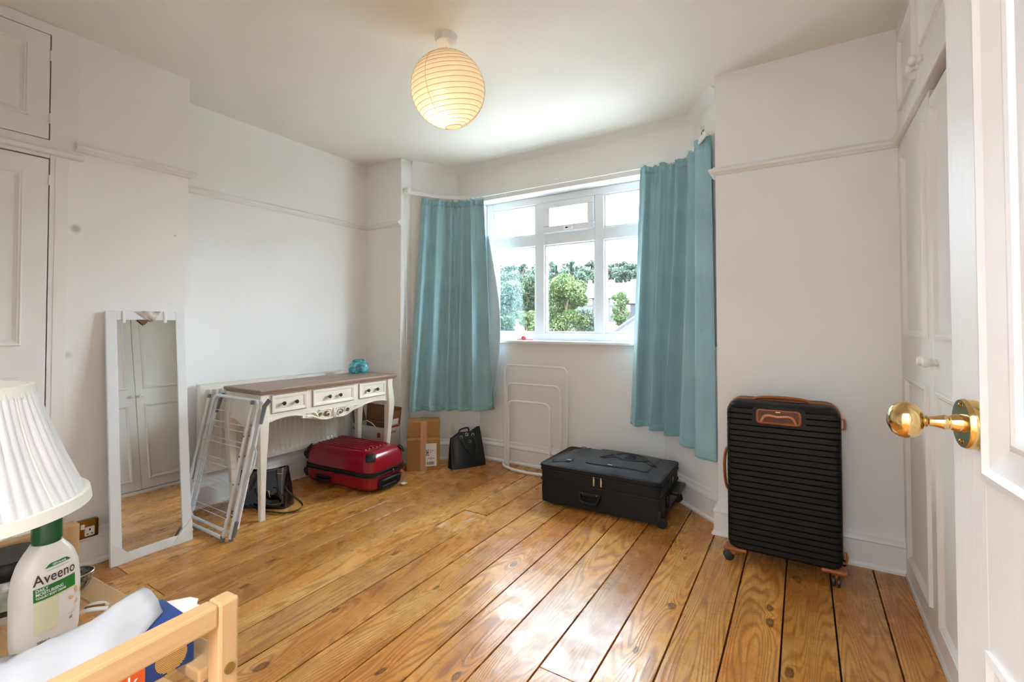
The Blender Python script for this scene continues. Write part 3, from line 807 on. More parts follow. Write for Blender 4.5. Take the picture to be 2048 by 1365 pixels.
for y, z, a, b in ((2.020, .588, .016, .014), (2.076, .586, .026, .018), (2.190, .585, .026, .018), (2.252, .588, .016, .014)):
    MB().lathe([(.0001, 0), (1, 0), (1, .001), (.0001, .001)], 18, (AX + .0008, y, z), MR @ Matrix.Diagonal((b, a, 1))).build('pierced_hole', pm, oo)

# teal pouch on the table
pm_ = bpy.data.materials.new('printed_pouch'); pm_.use_nodes = True
T = NT(pm_); b = T.n['Principled BSDF']; tcx = T.new('ShaderNodeTexCoord')
nz = T.new('ShaderNodeTexNoise', ins={'Vector': tcx.outputs['Object'], 'Scale': 16.0, 'Detail': 3.0, 'Distortion': 1.5})
wv = T.new('ShaderNodeTexWave', ins={'Vector': tcx.outputs['Object'], 'Scale': 14.0, 'Distortion': 9.0, 'Detail': 2.0})
c_ = T.ramp(nz.outputs['Fac'], [(0.3, lin((40, 120, 130))), (.48, lin((70, 178, 190))), (.62, lin((130, 205, 220))), (.8, lin((170, 150, 190)))])
c_ = T.mix(T.new('ShaderNodeMapRange', ins={0: wv.outputs['Fac'], 1: .72, 2: .9, 3: 0, 4: .75}).outputs[0], c_, lin((24, 82, 104)))
T.link(c_, b.inputs['Base Color']); b.inputs['Roughness'].default_value = .18; b.inputs['Coat Weight'].default_value = .6
po_ = thing('cosmetic_pouch', 'shiny turquoise patterned pouch lying on the console table', 'pouch', (-3.10, 2.60, TZ), rotz=-.70)
def pouch(u, v):
    a = 2 * PI * u; t = v; c, q = math.cos(a), math.sin(a)
    wdt = .078 * (1 - .10 * (2 * t - .7) ** 2) * (1 - .35 * max(0, t - .6) ** 1.5 / .25)
    dep = .040 * (1 - t) ** .6 * (.75 + .5 * math.sin(PI * t)) + .0015
    x = wdt * math.copysign(abs(c) ** .7, c); y = dep * math.copysign(abs(q) ** .8, q)
    top = .112 - .022 * max(0, -x / .078) ** 1.5 - .008 * max(0, x / .078) ** 2
    return (y + .004 * math.sin(5 * a + 6 * t), x, top * t)
MB().grid(pouch, 40, 18, closeu=True).add([pouch(i / 40, 0) for i in range(40)], [tuple(range(40))]).build('pouch_body', pm_, po_, local=True, smooth=70)
MB().tube([pouch(i / 40, 1) for i in range(0, 21)], .0025, 6).build('zip', mat('pouch_zip', (44, 120, 126), rough=.4), po_, local=True)

# ================================================================== RED SUITCASE (flat under the table)
red_m = mat('red_shell', (150, 8, 34), rough=.26, var=.05, vscale=3, coat=.35, bump=.02, bscale=200)
rc = thing('red_suitcase', 'dark red hard shell suitcase lying flat under the console table', 'suitcase', (-2.925, 2.428, 0), rotz=math.radians(4.0))
L2, W2, HZ = .345, .190, .288
def shell(z0, z1, top, L=L2, Wd=W2, r=.065):
    """rounded tray: plan rounded rect, shoulder rounded at 'top' end"""
    rows = []
    n = 8
    if top:
        rows.append((z0, 0)); rows.append((z1 - r, 0.004))
        for i in range(1, n + 1):
            t = PI / 2 * i / n; rows.append((z1 - r + r * math.sin(t), .004 + r * (1 - math.cos(t))))
    else:
        for i in range(n + 1):
            t = PI / 2 * i / n; rows.append((z0 + r - r * math.cos(t), .004 + r * (1 - math.sin(t))))
        rows.append((z1, 0))
    vs = []; k = None
    for z, ins in rows:
        pr = rrect(-L + ins, L - ins, -Wd + ins, Wd - ins, max(.012, .075 - ins * .6), 6); k = len(pr)
        vs += [(x, y, z) for x, y in pr]
    fs = [(j * k + i, j * k + (i + 1) % k, (j + 1) * k + (i + 1) % k, (j + 1) * k + i) for j in range(len(rows) - 1) for i in range(k)]
    fs.append(tuple(range(k))[::-1]); fs.append(tuple(range((len(rows) - 1) * k, len(rows) * k)))
    return MB().add(vs, fs)
shell(.152, HZ, True).build('lid_shell', red_m, rc, local=True, smooth=50)
shell(.012, .118, False, r=.05).build('base_shell', red_m, rc, local=True, smooth=50)
pr = rrect(-L2 - .003, L2 + .003, -W2 - .003, W2 + .003, .078, 8)
MB().prism(pr, .117, .153).build('zip_band', MATS['black_plastic'], rc, local=True, smooth=40)
for z in (.123, .147): MB().tube([(x * 1.006, y * 1.008, z) for x, y in pr], .004, 6, closed=True).build('zip_piping', MATS['black_rubber'], rc, local=True, smooth=60)
for i in range(7):
    y = -.111 + .222 * i / 6
    MB().rbox(-.27, .225, y - .0115, y + .0115, HZ - .012, HZ + .009, .0085, 3).build('rib', red_m, rc, local=True, smooth=60)
for sx in (-1, 1):
    for sy in (-1, 1):
        def cap(u, v, sx=sx, sy=sy):
            a = -.75 + 1.5 * u; b = -.75 + 1.5 * v
            p = Vector((1, 1, 1)).normalized(); q = Vector((1, -1, 0)).normalized(); w_ = p.cross(q)
            d_ = (p + q * math.tan(a) * .62 + w_ * math.tan(b) * .62).normalized()
            return (sx * (L2 - .062 + .066 * d_.x), sy * (W2 - .062 + .066 * d_.y), HZ - .062 + .063 * d_.z)
        MB().grid(cap, 8, 8).build('corner_guard', MATS['black_plastic'], rc, local=True, smooth=80, solid=.006)
MB().rbox(.165, .20, -.05, .0, HZ + .0035, HZ + .0055, .0008, 1).build('name_badge', MATS['steel'], rc, local=True)
# carry handle on the long side, pull handle and wheels at the ends
hs = MB().rbox(-.20, -.05, -W2 - .006, -W2 + .004, .045, .085, .004, 2).build('handle_plate', MATS['black_plastic'], rc, local=True, smooth=40)
MB().tube(catmull([(-.195, -W2 - .004, .06), (-.17, -W2 - .022, .058), (-.125, -W2 - .027, .056), (-.08, -W2 - .022, .058), (-.055, -W2 - .004, .06)], 6), .009, 8).build('side_handle', MATS['black_rubber'], rc, local=True, smooth=60)
ph = MB().prism_to(rrect(-.11, .11, .02, .10, .02, 4), .014, lambda a, b, c: (L2 - .006 + c, a, b)).build('handle_recess', mat('recess_black', (12, 12, 14), rough=.6), rc, local=True)
MB().tube(catmull([(L2 + .004, -.1, .085), (L2 + .024, -.085, .088), (L2 + .03, 0, .092), (L2 + .024, .085, .088), (L2 + .004, .1, .085)], 6), .009, 8).build('top_handle', MATS['black_plastic'], rc, local=True, smooth=60)
MB().rbox(L2 + .004, L2 + .022, -.09, .06, .022, .05, .006).build('pull_handle', MATS['black_plastic'], rc, local=True, smooth=40)
for y in (-.14, .14):
    for z in (.07, .2):
        w_ = MB().rbox(-L2 - .006, -L2 + .02, y - .03, y + .03, z - .03, z + .03, .008).build('wheel_housing', MATS['black_plastic'], rc, local=True, smooth=40)
        MB().lathe([(.0001, -.012), (.02, -.012), (.024, -.008), (.024, .008), (.02, .012), (.0001, .012)], 18, (-L2 - .024, y, z), rotx(PI / 2)).build('wheel', MATS['black_rubber'], w_, local=True, smooth=40)
MB().box(L2 + .006, L2 + .012, .02, .026, .128, .14).box(L2 + .004, L2 + .011, .028, .034, .105, .14).build('zip_puller', MATS['steel'], rc, local=True)
paper_m = mat('white_paper', (235, 232, 228), rough=.7)
MB().tube(catmull([(L2 + .03, .085, .115), (L2 + .045, .098, .10), (L2 + .046, .10, .07), (L2 + .036, .09, .04), (L2 + .02, .07, .015)], 5), .010, 6, r2=.12).build('luggage_tag', mat('kraft_tag', (176, 128, 92), rough=.7), rc, local=True, smooth=60)
MB().rbox(L2 + .02, L2 + .06, .085, .13, .012, .016, .001, 1).build('luggage_label', paper_m, rc, local=True)

# ================================================================== BLACK SOFT SUITCASE
bs = thing('black_soft_suitcase', 'black fabric suitcase lying on its back under the window', 'suitcase', (-1.117, 3.045, 0), rotz=math.radians(1.0))
bf = mat('black_fabric', (13, 12, 13), rough=.75, var=.12, vscale=14, bump=.25, bscale=320, sheen=.05)
gf = mat('charcoal_fabric', (50, 53, 62), rough=.85, var=.22, vscale=7, bump=.25, bscale=320, sheen=.15, color2=(30, 32, 38))
l2, w2 = .392, .252
def softbody(z0, z1, l, wd_, r, bulge=0.0):
    vs = []; rows = [z0, z0 + .01, (z0 + z1) / 2, z1 - .008, z1]
    for z in rows:
        t = (z - z0) / (z1 - z0); g = bulge * math.sin(PI * t)
        pr = rrect(-l - g, l + g, -wd_ - g, wd_ + g, r, 5); k = len(pr); vs += [(x, y, z) for x, y in pr]
    fs = [(j * k + i, j * k + (i + 1) % k, (j + 1) * k + (i + 1) % k, (j + 1) * k + i) for j in range(len(rows) - 1) for i in range(k)]
    fs.append(tuple(range(k))[::-1]); fs.append(tuple(range((len(rows) - 1) * k, len(rows) * k)))
    return MB().add(vs, fs)
softbody(.022, .165, l2, w2, .03, .003).build('lower_body', bf, bs, local=True, smooth=50)
softbody(.165, .235, l2, w2, .03, .002).build('upper_body', bf, bs, local=True, smooth=50)
softbody(.235, .262, l2 + .004, w2 + .004, .034, .004).build('lid_band', bf, bs, local=True, smooth=50)
for z in (.165, .232, .262):
    pr = rrect(-l2 - .005, l2 + .005, -w2 - .005, w2 + .005, .034, 6)
    MB().tube([(x, y, z) for x, y in pr], .0055, 6, closed=True).build('piping', MATS['black_rubber'], bs, local=True, smooth=60)
def lidz(x, y):
    return .263 + .035 * max(0, 1 - (x / l2) ** 4) * max(0, 1 - (y / w2) ** 4) + .004 * math.sin(9 * x + 2) * math.sin(11 * y) - .012 * math.exp(-((x + .33) / .06) ** 2)
def lid(u, v):
    x = (-1 + 2 * u) * (l2 + .003); y = (-1 + 2 * v) * (w2 + .003)
    return (x, y, lidz(x * .985, y * .985))
MB().grid(lid, 44, 32).build('lid', gf, bs, local=True, smooth=80, solid=.004)
def plate(x0, x1, y0, y1, h, name):
    pl2 = rrect(x0, x1, y0, y1, .03, 4)
    n0 = len(pl2)
    vs = [(x, y, lidz(x, y) + .002) for x, y in pl2] + [(x * .985 + .015 * (x0 + x1) / 2, y * .985 + .015 * (y0 + y1) / 2, lidz(x, y) + h) for x, y in pl2]
    mbp = MB().add(vs, [(i, (i + 1) % n0, n0 + (i + 1) % n0, n0 + i) for i in range(n0)])
    gx, gy = 16, 10
    def g(u, v):
        x = x0 + .006 + (x1 - x0 - .012) * u; y = y0 + .006 + (y1 - y0 - .012) * v
        return (x, y, lidz(x, y) + h)
    mbp.grid(g, gx, gy)
    return mbp.build(name, gf, bs, local=True, smooth=60)
pk = plate(-.115, .30, -.175, .215, .010, 'front_pocket')
sk = plate(-.345, -.20, -.20, .20, .008, 'side_pocket')
def onlid(x, y, h=.012): return (x, y, lidz(x, y) + h)
lg = MB()
cx_, cy2 = .135, .045
for rr_ in (1.0, .88):
    lg.tube([onlid(cx_ + .105 * rr_ * math.cos(a), cy2 + .085 * rr_ * math.sin(a)) for a in [2 * PI * k / 36 for k in range(36)]], .0035, 5, closed=True)
for s_ in (-1, 1):
    lg.tube(catmull([onlid(cx_ + s_ * .10, cy2 - .03), onlid(cx_ + s_ * .125, cy2 - .01), onlid(cx_ + s_ * .15, cy2 - .05), onlid(cx_ + s_ * .185, cy2 - .085)], 5), .004, 5)
    lg.tube(catmull([onlid(cx_ + s_ * .085, cy2 - .055), onlid(cx_ + s_ * .115, cy2 - .055), onlid(cx_ + s_ * .145, cy2 - .09), onlid(cx_ + s_ * .185, cy2 - .085)], 5), .004, 5)
lg.tube([onlid(cx_ - .03, cy2 - .04), onlid(cx_ - .03, cy2 + .04)], .005, 5)
lg.tube(catmull([onlid(cx_ - .03, cy2 + .04), onlid(cx_ + .02, cy2 + .036), onlid(cx_ + .025, cy2 + .012), onlid(cx_ - .03, cy2 + .002), onlid(cx_ + .035, cy2 - .006), onlid(cx_ + .03, cy2 - .036), onlid(cx_ - .03, cy2 - .04)], 5), .005, 5)
lg.build('embossed_emblem', gf, pk, local=True, smooth=60)
for (x, y) in ((.06, -.168), (-.215, -.185), (-.26, .19)):
    p = onlid(x, y, .014)
    MB().rbox(p[0] - .018, p[0] + .018, p[1] - .005, p[1] + .005, p[2] - .003, p[2] + .003, .002, 2).build('pocket_zip_pull', MATS['steel'], bs, local=True, smooth=40)
for x in (-.012, .036):
    z_ = MB().rbox(x - .006, x + .006, -w2 - .017, -w2 - .006, .228, .242, .002, 2).build('zip_slider', MATS['steel'], bs, local=True)
    MB().rbox(x - .0055, x + .0055, -w2 - .017, -w2 - .012, .185, .228, .002, 2).build('zip_pull', mat('pale_metal', (206, 196, 176), rough=.3, metal=.7), z_, local=True, smooth=40)
MB().rbox(l2 + .008, l2 + .016, .02, .028, .19, .23, .002, 2).build('zip_pull', MATS['gold'], bs, local=True)
hp = MB().rbox(-.118, .032, -w2 - .012, -w2 + .004, .105, .135, .006).build('handle_mount', MATS['black_plastic'], bs, local=True, smooth=40)
MB().tube(catmull([(-.108, -w2 - .012, .125), (-.103, -w2 - .026, .098), (-.083, -w2 - .034, .078), (-.003, -w2 - .034, .078), (.017, -w2 - .026, .098), (.022, -w2 - .012, .125)], 6), .011, 8).build('carry_handle', MATS['black_rubber'], bs, local=True, smooth=60)
for x in (-.09, .006): MB().sphere((x, -w2 - .014, .125), .005, 10, 6).build('rivet', MATS['steel'], hp, local=True)
tp = MB().rbox(l2 - .002, l2 + .022, -.12, .12, .075, .155, .01).build('pull_handle_housing', MATS['black_plastic'], bs, local=True, smooth=40)
MB().rbox(l2 + .02, l2 + .075, -.085, .12, .15, .178, .009).build('pull_handle', MATS['black_plastic'], tp, local=True, smooth=40)
for y in (-.205, .205):
    wk = MB().rbox(l2 - .04, l2 + .008, y - .045, y + .045, .0225, .105, .012).build('wheel_guard', MATS['black_plastic'], bs, local=True, smooth=40)
    MB().lathe([(.0001, -.014), (.026, -.014), (.032, -.009), (.032, .009), (.026, .014), (.0001, .014)], 24, (l2 + .004, y + (-.03 if y < 0 else .03), .033), rotx(PI / 2)).build('wheel', MATS['black_rubber'], wk, local=True, smooth=40)
    MB().lathe([(.0001, -.016), (.012, -.016), (.012, .016), (.0001, .016)], 16, (l2 + .004, y + (-.03 if y < 0 else .03), .033), rotx(PI / 2)).build('wheel_cap', MATS['black_plastic'], wk, local=True, smooth=40)
for x in (-.34, .30): MB().rbox(x - .02, x + .02, -.2, .2, .0, .024, .006).build('foot', MATS['black_rubber'], bs, local=True)

# ================================================================== BLACK RIBBED HARD SUITCASE
hc = thing('ribbed_suitcase', 'large black ribbed hard suitcase with tan trim standing upright against the wall', 'suitcase', (-.095, 2.735, 0))
bh = mat('black_shell', (15, 13, 12), rough=.55, var=.15, vscale=9, bump=.06, bscale=120, spec=.35)
tan = mat('tan_trim', (164, 92, 46), rough=.42, var=.06, vscale=12)
X0, X1, Y0, Y1, Z0, Z1 = -.240, .240, -.135, .135, .062, .812
nrib = 25; per = 8
za, zb = Z0 + .022, Z1 - .03
rows = [(Z0, .05), (Z0 + .004, .03), (Z0 + .012, .012)]
for i in range(nrib * per + 1):
    t = i / per
    z = za + (zb - za) * i / (nrib * per)
    fr = t % 1.0
    rows.append((z, .0065 * (1 - min(1, 3.2 * abs(math.sin(PI * fr)) ** 0.9))))
rows += [(Z1 - .02, .004), (Z1 - .008, .014), (Z1 - .002, .03), (Z1, .05)]
def case_shell(ya, yb, name, ribs=True):
    vs = []; k = None
    for z, ins in rows:
        # corner rounding in the front elevation
        e = 0.0; rc_ = .055
        for zz in (z - Z0, Z1 - z):
            if zz < rc_: e = max(e, rc_ - math.sqrt(max(0, rc_ ** 2 - (rc_ - zz) ** 2)))
        g = ins if (za <= z <= zb) else 0
        inset_f = ins
        x0, x1 = X0 + e + g * .5, X1 - e - g * .5
        r_ = .03
        if ya < 0: pl3 = [(x0, yb)] + [(x0, ya + r_ + .0)] + [(x0 + r_ - r_ * math.cos(t), ya + inset_f + r_ - r_ * math.sin(t)) for t in [PI / 2 * q / 6 for q in range(7)]] + [(x1 - r_ + r_ * math.sin(t), ya + inset_f + r_ - r_ * math.cos(t)) for t in [PI / 2 * q / 6 for q in range(7)]] + [(x1, ya + r_)] + [(x1, yb)]
        else: pl3 = [(x1, ya)] + [(x1 - r_ + r_ * math.cos(t), yb - inset_f - r_ + r_ * math.sin(t)) for t in [PI / 2 * q / 6 for q in range(7)]] + [(x0 + r_ - r_ * math.sin(t), yb - inset_f - r_ + r_ * math.cos(t)) for t in [PI / 2 * q / 6 for q in range(7)]] + [(x0, ya)]
        k = len(pl3); vs += [(x, y, z) for x, y in pl3]
    fs = [(j * k + i, j * k + (i + 1) % k, (j + 1) * k + (i + 1) % k, (j + 1) * k + i) for j in range(len(rows) - 1) for i in range(k)]
    fs.append(tuple(range(k))[::-1]); fs.append(tuple(range((len(rows) - 1) * k, len(rows) * k)))
    return MB().add(vs, fs).build(name, bh, hc, local=True, smooth=40)
fsh = case_shell(Y0, -.012, 'front_shell')
case_shell(.012, Y1, 'back_shell')
pr = rrect(X0 + .001, X1 - .001, Z0 + .001, Z1 - .001, .056, 7)
MB().prism_to(pr, .026, lambda a, b, c: (a, c - .013, b)).build('zip_band', MATS['black_plastic'], hc, local=True, smooth=40)
for y in (-.014, .014): MB().tube([(x * 1.004, y, z) for x, z in rrect(X0, X1, Z0, Z1, .056, 7)], .0055, 6, closed=True).build('tan_piping', tan, hc, local=True, smooth=60)
# recessed pull handle
fy = Y0 - .002
cupm = mat('tan_recess', (150, 84, 44), rough=.4)
def ringmesh(po, pi, y0, y1):
    n = len(po)
    vs = [(x, y0, z) for x, z in po] + [(x, y0, z) for x, z in pi] + [(x, y1, z) for x, z in pi]
    return MB().add(vs, [(i, (i + 1) % n, n + (i + 1) % n, n + i) for i in range(n)] + [(n + i, n + (i + 1) % n, 2 * n + (i + 1) % n, 2 * n + i) for i in range(n)])
HX0, HX1, HZ0, HZ1 = -.105, .085, .715, .786
blk = MB().prism_to(rrect(HX0 - .018, HX1 + .018, HZ0 - .012, HZ1 + .012, .022, 5), .012, lambda a, b, c: (a, fy - .001 + c, b)).build('handle_surround', bh, hc, local=True, smooth=40)
ringmesh(rrect(HX0, HX1, HZ0, HZ1, .018, 5), rrect(HX0 + .009, HX1 - .009, HZ0 + .008, HZ1 - .006, .012, 5), fy - .006, fy + .02).build('handle_frame', tan, hc, local=True, smooth=40, solid=.002)
MB().prism_to(rrect(HX0 + .003, HX1 - .003, HZ0 + .003, HZ1 - .003, .014, 5), .003, lambda a, b, c: (a, fy - .003 + c, b)).build('handle_recess', mat('dark_tan', (104, 52, 24), rough=.55), hc, local=True)
MB().tube(catmull([(HX0 + .022, fy - .006, HZ0 + .010), (HX0 + .034, fy - .010, HZ0 + .034), (HX0 + .055, fy - .012, HZ0 + .043), (-.01, fy - .013, HZ0 + .039), (HX1 - .055, fy - .012, HZ0 + .043), (HX1 - .034, fy - .010, HZ0 + .034), (HX1 - .022, fy - .006, HZ0 + .010)], 6), .0075, 8).build('pull_handle', mat('rose_tan', (190, 128, 96), rough=.3, metal=.2), hc, local=True, smooth=60)
MB().rbox(-.022, .0, fy - .006, fy - .003, HZ1 - .014, HZ1 - .009, .0008, 1).build('badge', MATS['gold'], hc, local=True)
# carry handles
MB().tube(catmull([(-.125, -.01, Z1 - .002), (-.105, -.01, Z1 + .008), (-.06, -.01, Z1 + .014), (0, -.01, Z1 + .016), (.06, -.01, Z1 + .014), (.105, -.01, Z1 + .008), (.125, -.01, Z1 - .002)], 5), .0085, 8, r2=1.8).build('top_handle', tan, hc, local=True, smooth=60)
MB().tube(catmull([(X0 + .004, -.03, .56), (X0 - .012, -.03, .545), (X0 - .022, -.03, .50), (X0 - .024, -.03, .44), (X0 - .02, -.03, .38), (X0 - .012, -.03, .345), (X0 + .004, -.03, .33)], 5), .0075, 8, r2=1.7).build('side_handle', tan, hc, local=True, smooth=60)
for z in (.735, .125):
    MB().tube([(X1 - .004, -.09, z - .024), (X1 + .014, -.09, z - .022), (X1 + .016, -.09, z), (X1 + .014, -.09, z + .022), (X1 - .004, -.09, z + .024)], .0055, 6, r2=1.5).build('side_foot', tan, hc, local=True, smooth=50)
for sx in (-1, 1):
    for sy in (-1, 1):
        x, y = sx * .205, sy * .095
        a = math.radians(200 if sx < 0 else 262) if sy < 0 else .4
        hcx, hcy = x + .024 * math.cos(a) + sx * .012, y + .024 * math.sin(a)
        wh = MB().add([], []).rbox(x - .052, x + .052, y - .036, y + .036, .056, .076, .009).tube([(x, y, .062), (x + sx * .008, y, .045), (hcx, hcy, .03)], [.024, .019, .013], 10).build('wheel_bracket', tan, hc, local=True, smooth=50)
        for q in (-1, 1):
            off = Vector((-math.sin(a), math.cos(a), 0)) * .010 * q
            Mw = Matrix.Rotation(a, 3, 'Z') @ rotx(PI / 2)
            w_ = MB().lathe([(.0001, -.006), (.019, -.006), (.0235, -.004), (.0235, .004), (.019, .006), (.0001, .006)], 20, (hcx + off.x, hcy + off.y, .0236), Mw).build('wheel', mat('wheel_grey', (46, 44, 42), rough=.4), wh, local=True, smooth=40)

# ================================================================== PARCEL BOX
kraft = mat('cardboard', (170, 122, 66), rough=.8, var=.05, vscale=5, bump=.05, bscale=60)
bx = thing('parcel_box', 'tall taped brown cardboard parcel with a white address label', 'box', (-2.722, 2.966, 0), rotz=math.atan2(.182, .195))
bw_, bd_, bh_ = .1335, .095, .402
bm_ = MB().rbox(-bw_, bw_, -bd_, bd_, .0, .272, .004, 1).build('carton', kraft, bx, local=True)
MB().prism_to([(-bw_ + .003, .2725), (bw_ - .003, .2725), (bw_ + .001, bh_ - .004), (-bw_ + .006, bh_)], bd_ * 2 - .012, lambda a, b, c: (a, -bd_ + .004 + c, b)).build('upper_carton', kraft, bx, local=True, bevel=.004)
tape = mat('packing_tape', (192, 144, 98), rough=.25, var=.03, coat=.4)
MB().box(-.025, .030, -bd_ - .0012, -bd_ + .002, .002, .273).box(-.023, .028, -bd_ + .0025, -bd_ + .0045, .273, bh_ - .002).box(-.023, .028, -bd_ + .003, bd_ - .008, bh_ - .003, bh_ + .0018).build('tape', tape, bx, local=True)
MB().box(-bw_ - .0008, bw_ + .0008, -bd_ - .0008, -bd_ + .002, .250, .264).build('cross_tape', mat('faded_tape', (188, 142, 88), rough=.4), bx, local=True)
lb = MB().box(.018, .106, -bd_ - .0024, -bd_ - .0011, .035, .220).build('address_label', paper_m, bx, local=True)
ink = mat('grey_ink', (84, 78, 76), rough=.7)
m_ = MB(); random.seed(9)
for i in range(14):
    for j in range(9):
        if random.random() < .55: m_.box(.020 + i * .0018, .0218 + i * .0018, -bd_ - .0028, -bd_ - .0023, .118 + j * .006, .124 + j * .006)
x = .026
while x < .088:
    wv_ = random.choice((.0012, .002, .003)); m_.box(x, x + wv_, -bd_ - .0028, -bd_ - .0023, .046, .072); x += wv_ + random.choice((.001, .0018))
for j, (a, b) in enumerate(((.052, .068), (.072, .088), (.052, .064), (.034, .05), (.056, .07), (.074, .09), (.05, .066), (.03, .036))):
    z = (.162, .160, .148, .098, .100, .096, .090, .082)[j]
    m_.box(a, b, -bd_ - .0028, -bd_ - .0023, z, z + .004)
m_.build('label_print', ink, lb, local=True)

# ================================================================== OPEN WHITE CARTON behind the table
wb = thing('open_carton', 'open white printed carton with brown inside in the corner behind the table', 'box', (-3.12, 2.80, 0))
wm = mat('white_carton', (214, 208, 204), rough=.6)
kin = mat('carton_inside', (132, 92, 56), rough=.85, var=.06)
wx0, wx1, wy0, wy1, wz = -3.335, -2.925, 2.728, 2.893, .345
MB().box(wx0, wx1, wy0, wy0 + .004, .002, wz).box(wx1 - .004, wx1, wy0 + .004, wy1, .002, wz + .01).box(wx0, wx0 + .004, wy0 + .004, wy1, .002, wz).box(wx0 + .004, wx1 - .004, wy1 - .004, wy1, .002, wz).box(wx0, wx1, wy0, wy1, .0, .004).build('carton_wall', wm, wb)
MB().box(wx0 + .0045, wx1 - .0045, wy0 + .0045, wy0 + .006, .004, wz - .002).box(wx0 + .0045, wx1 - .0045, wy1 - .006, wy1 - .0045, .004, wz - .002).build('lining', kin, wb)
for (p, q, r_, s2) in (((wx0, wy1 - .003, wz), (wx1 + .004, wy1 - .003, wz), (wx1 + .01, wy1 + .012, wz + .15), (wx0 - .005, wy1 + .012, wz + .15)),
                       ((wx0 + .002, wy0 + .02, wz), (wx0 + .002, wy1 - .01, wz), (wx0 - .03, wy1 - .015, wz + .12), (wx0 - .03, wy0 + .03, wz + .12)),
                       ((wx1 - .003, wy0 + .01, wz + .01), (wx1 - .003, wy1 - .008, wz + .01), (wx1 + .015, wy1 - .006, wz + .13), (wx1 + .012, wy0 + .05, wz + .13))):
    MB().add([p, q, r_, s2], [(0, 1, 2, 3)]).build('flap', kin, wb, solid=.004)
prm = mat('carton_print', (52, 50, 60), rough=.6)
rdm = mat('red_print', (150, 30, 34), rough=.6)
def flat_text(body, size, org, ux, uz, mtl, parent, name='print', bold=.0006, local=False):
    vs, fs = text_polys(body, size, bold)
    ux, uz, org = Vector(ux), Vector(uz), Vector(org)
    MB().add([org + ux * v[0] + uz * v[1] for v in vs], fs).build(name, mtl, parent, local=local, fixn=False)
cw = [c for c in wb.children if c.name.startswith('carton_wall')][0]
flat_text('Belddrey', .032, (wx0 + .012, wy0 - .0008, wz - .048), (1, 0, 0), (0, 0, 1), prm, cw)
flat_text('Belddrey', .030, (wx1 + .0008, wy0 + .012, wz - .052), (0, 1, 0), (0, 0, 1), prm, cw)
MB().box(wx1 - .09, wx1 - .055, wy0 - .0008, wy0, wz - .085, wz - .045).build('red_mark', rdm, cw)
MB().box(wx1, wx1 + .0012, wy0 + .004, wy1 - .004, wz - .008, wz + .006).build('red_line', rdm, cw)
lbw = MB().add([(wx1 + .0022, wy0 + .012, wz + .006), (wx1 + .0022, wy1 - .012, wz + .012), (wx1 + .014, wy1 - .02, wz + .075), (wx1 + .012, wy0 + .055, wz + .07)], [(0, 1, 2, 3)]).build('flap_label', rdm, wb, solid=.001)
MB().add([(wx1 + .0042, wy0 + .022, wz + .012), (wx1 + .0042, wy1 - .022, wz + .017), (wx1 + .0152, wy1 - .028, wz + .067), (wx1 + .0135, wy0 + .058, wz + .063)], [(0, 1, 2, 3)]).build('label_face', paper_m, lbw, solid=.001)
MB().tube(catmull([(-3.14, wy0 - .004, wz + .045), (-3.08, wy0 - .006, wz + .03), (-3.04, wy0 - .006, wz + .008), (-3.02, wy0 - .006, wz - .008)], 6), .004, 6).build('cord', MATS['white_plastic'], wb, smooth=60)

# ================================================================== BLACK TOTE BAG beside the parcel
tg = thing('tote_bag', 'black leather tote bag with silver eyelets leaning in the bay corner', 'handbag', (-2.435, 3.195, 0), rotz=math.radians(62))
lea = mat('black_leather', (13, 13, 14), rough=.42, var=.1, vscale=12, bump=.22, bscale=130, coat=.1)
def tote(u, v):
    a = 2 * PI * u; t = v
    wx = .165 - .028 * t; dy = .062 * (1 - t) + .016 * t
    cx, sx = math.cos(a), math.sin(a)
    x = wx * math.copysign(abs(cx) ** .45, cx); y = dy * math.copysign(abs(sx) ** .5, sx)
    z = .275 * t * (1 + .0 * cx) + .03 * t * (x / .165) - .012 * t * math.sin(6 * x / .165)
    return (x, y + .045 * t + .006 * math.sin(a * 5) * t * (1 - t) * 4, z)
MB().grid(tote, 48, 16, closeu=True).add([tote(i / 48, 0) for i in range(48)], [tuple(range(48))]).add([(p[0] * .96, p[1], p[2] - .02) for p in [tote(i / 48, 1) for i in range(48)]], [tuple(range(48))]).build('bag_body', lea, tg, local=True, smooth=60)
for fy_, nm in ((-1, 'handle'), (1, 'handle')):
    yb = .045 - .030 if fy_ < 0 else .07
    pts = [(-.055, yb - .004, .245), (-.05, yb - .02 * (fy_ < 0), .22), (-.02, yb - .042, .15), (.03, yb - .052, .105), (.07, yb - .05, .125), (.075, yb - .036, .19), (.055, yb - .012, .25)] if fy_ < 0 else [(-.05, yb, .25), (-.04, yb, .29), (0, yb - .01, .305), (.04, yb, .30), (.05, yb, .26)]
    MB().tube(catmull(pts, 7), .0065, 8).build('handle', lea, tg, local=True, smooth=60)
for x, z in ((-.055, .245), (.055, .252), (.0, .262), (.02, .205)):
    yy = .045 * (z / .275) - (.062 * (1 - z / .29) + .018) - .002
    MB().lathe([(.008, -.003), (.0155, -.003), (.0155, .003), (.008, .003), (.008, -.003)], 18, (x, yy - .003, z), rotx(PI / 2 - .15), cap=False).build('eyelet', mat('silver', (232, 230, 224), rough=.2, metal=.9), tg, local=True, smooth=40)

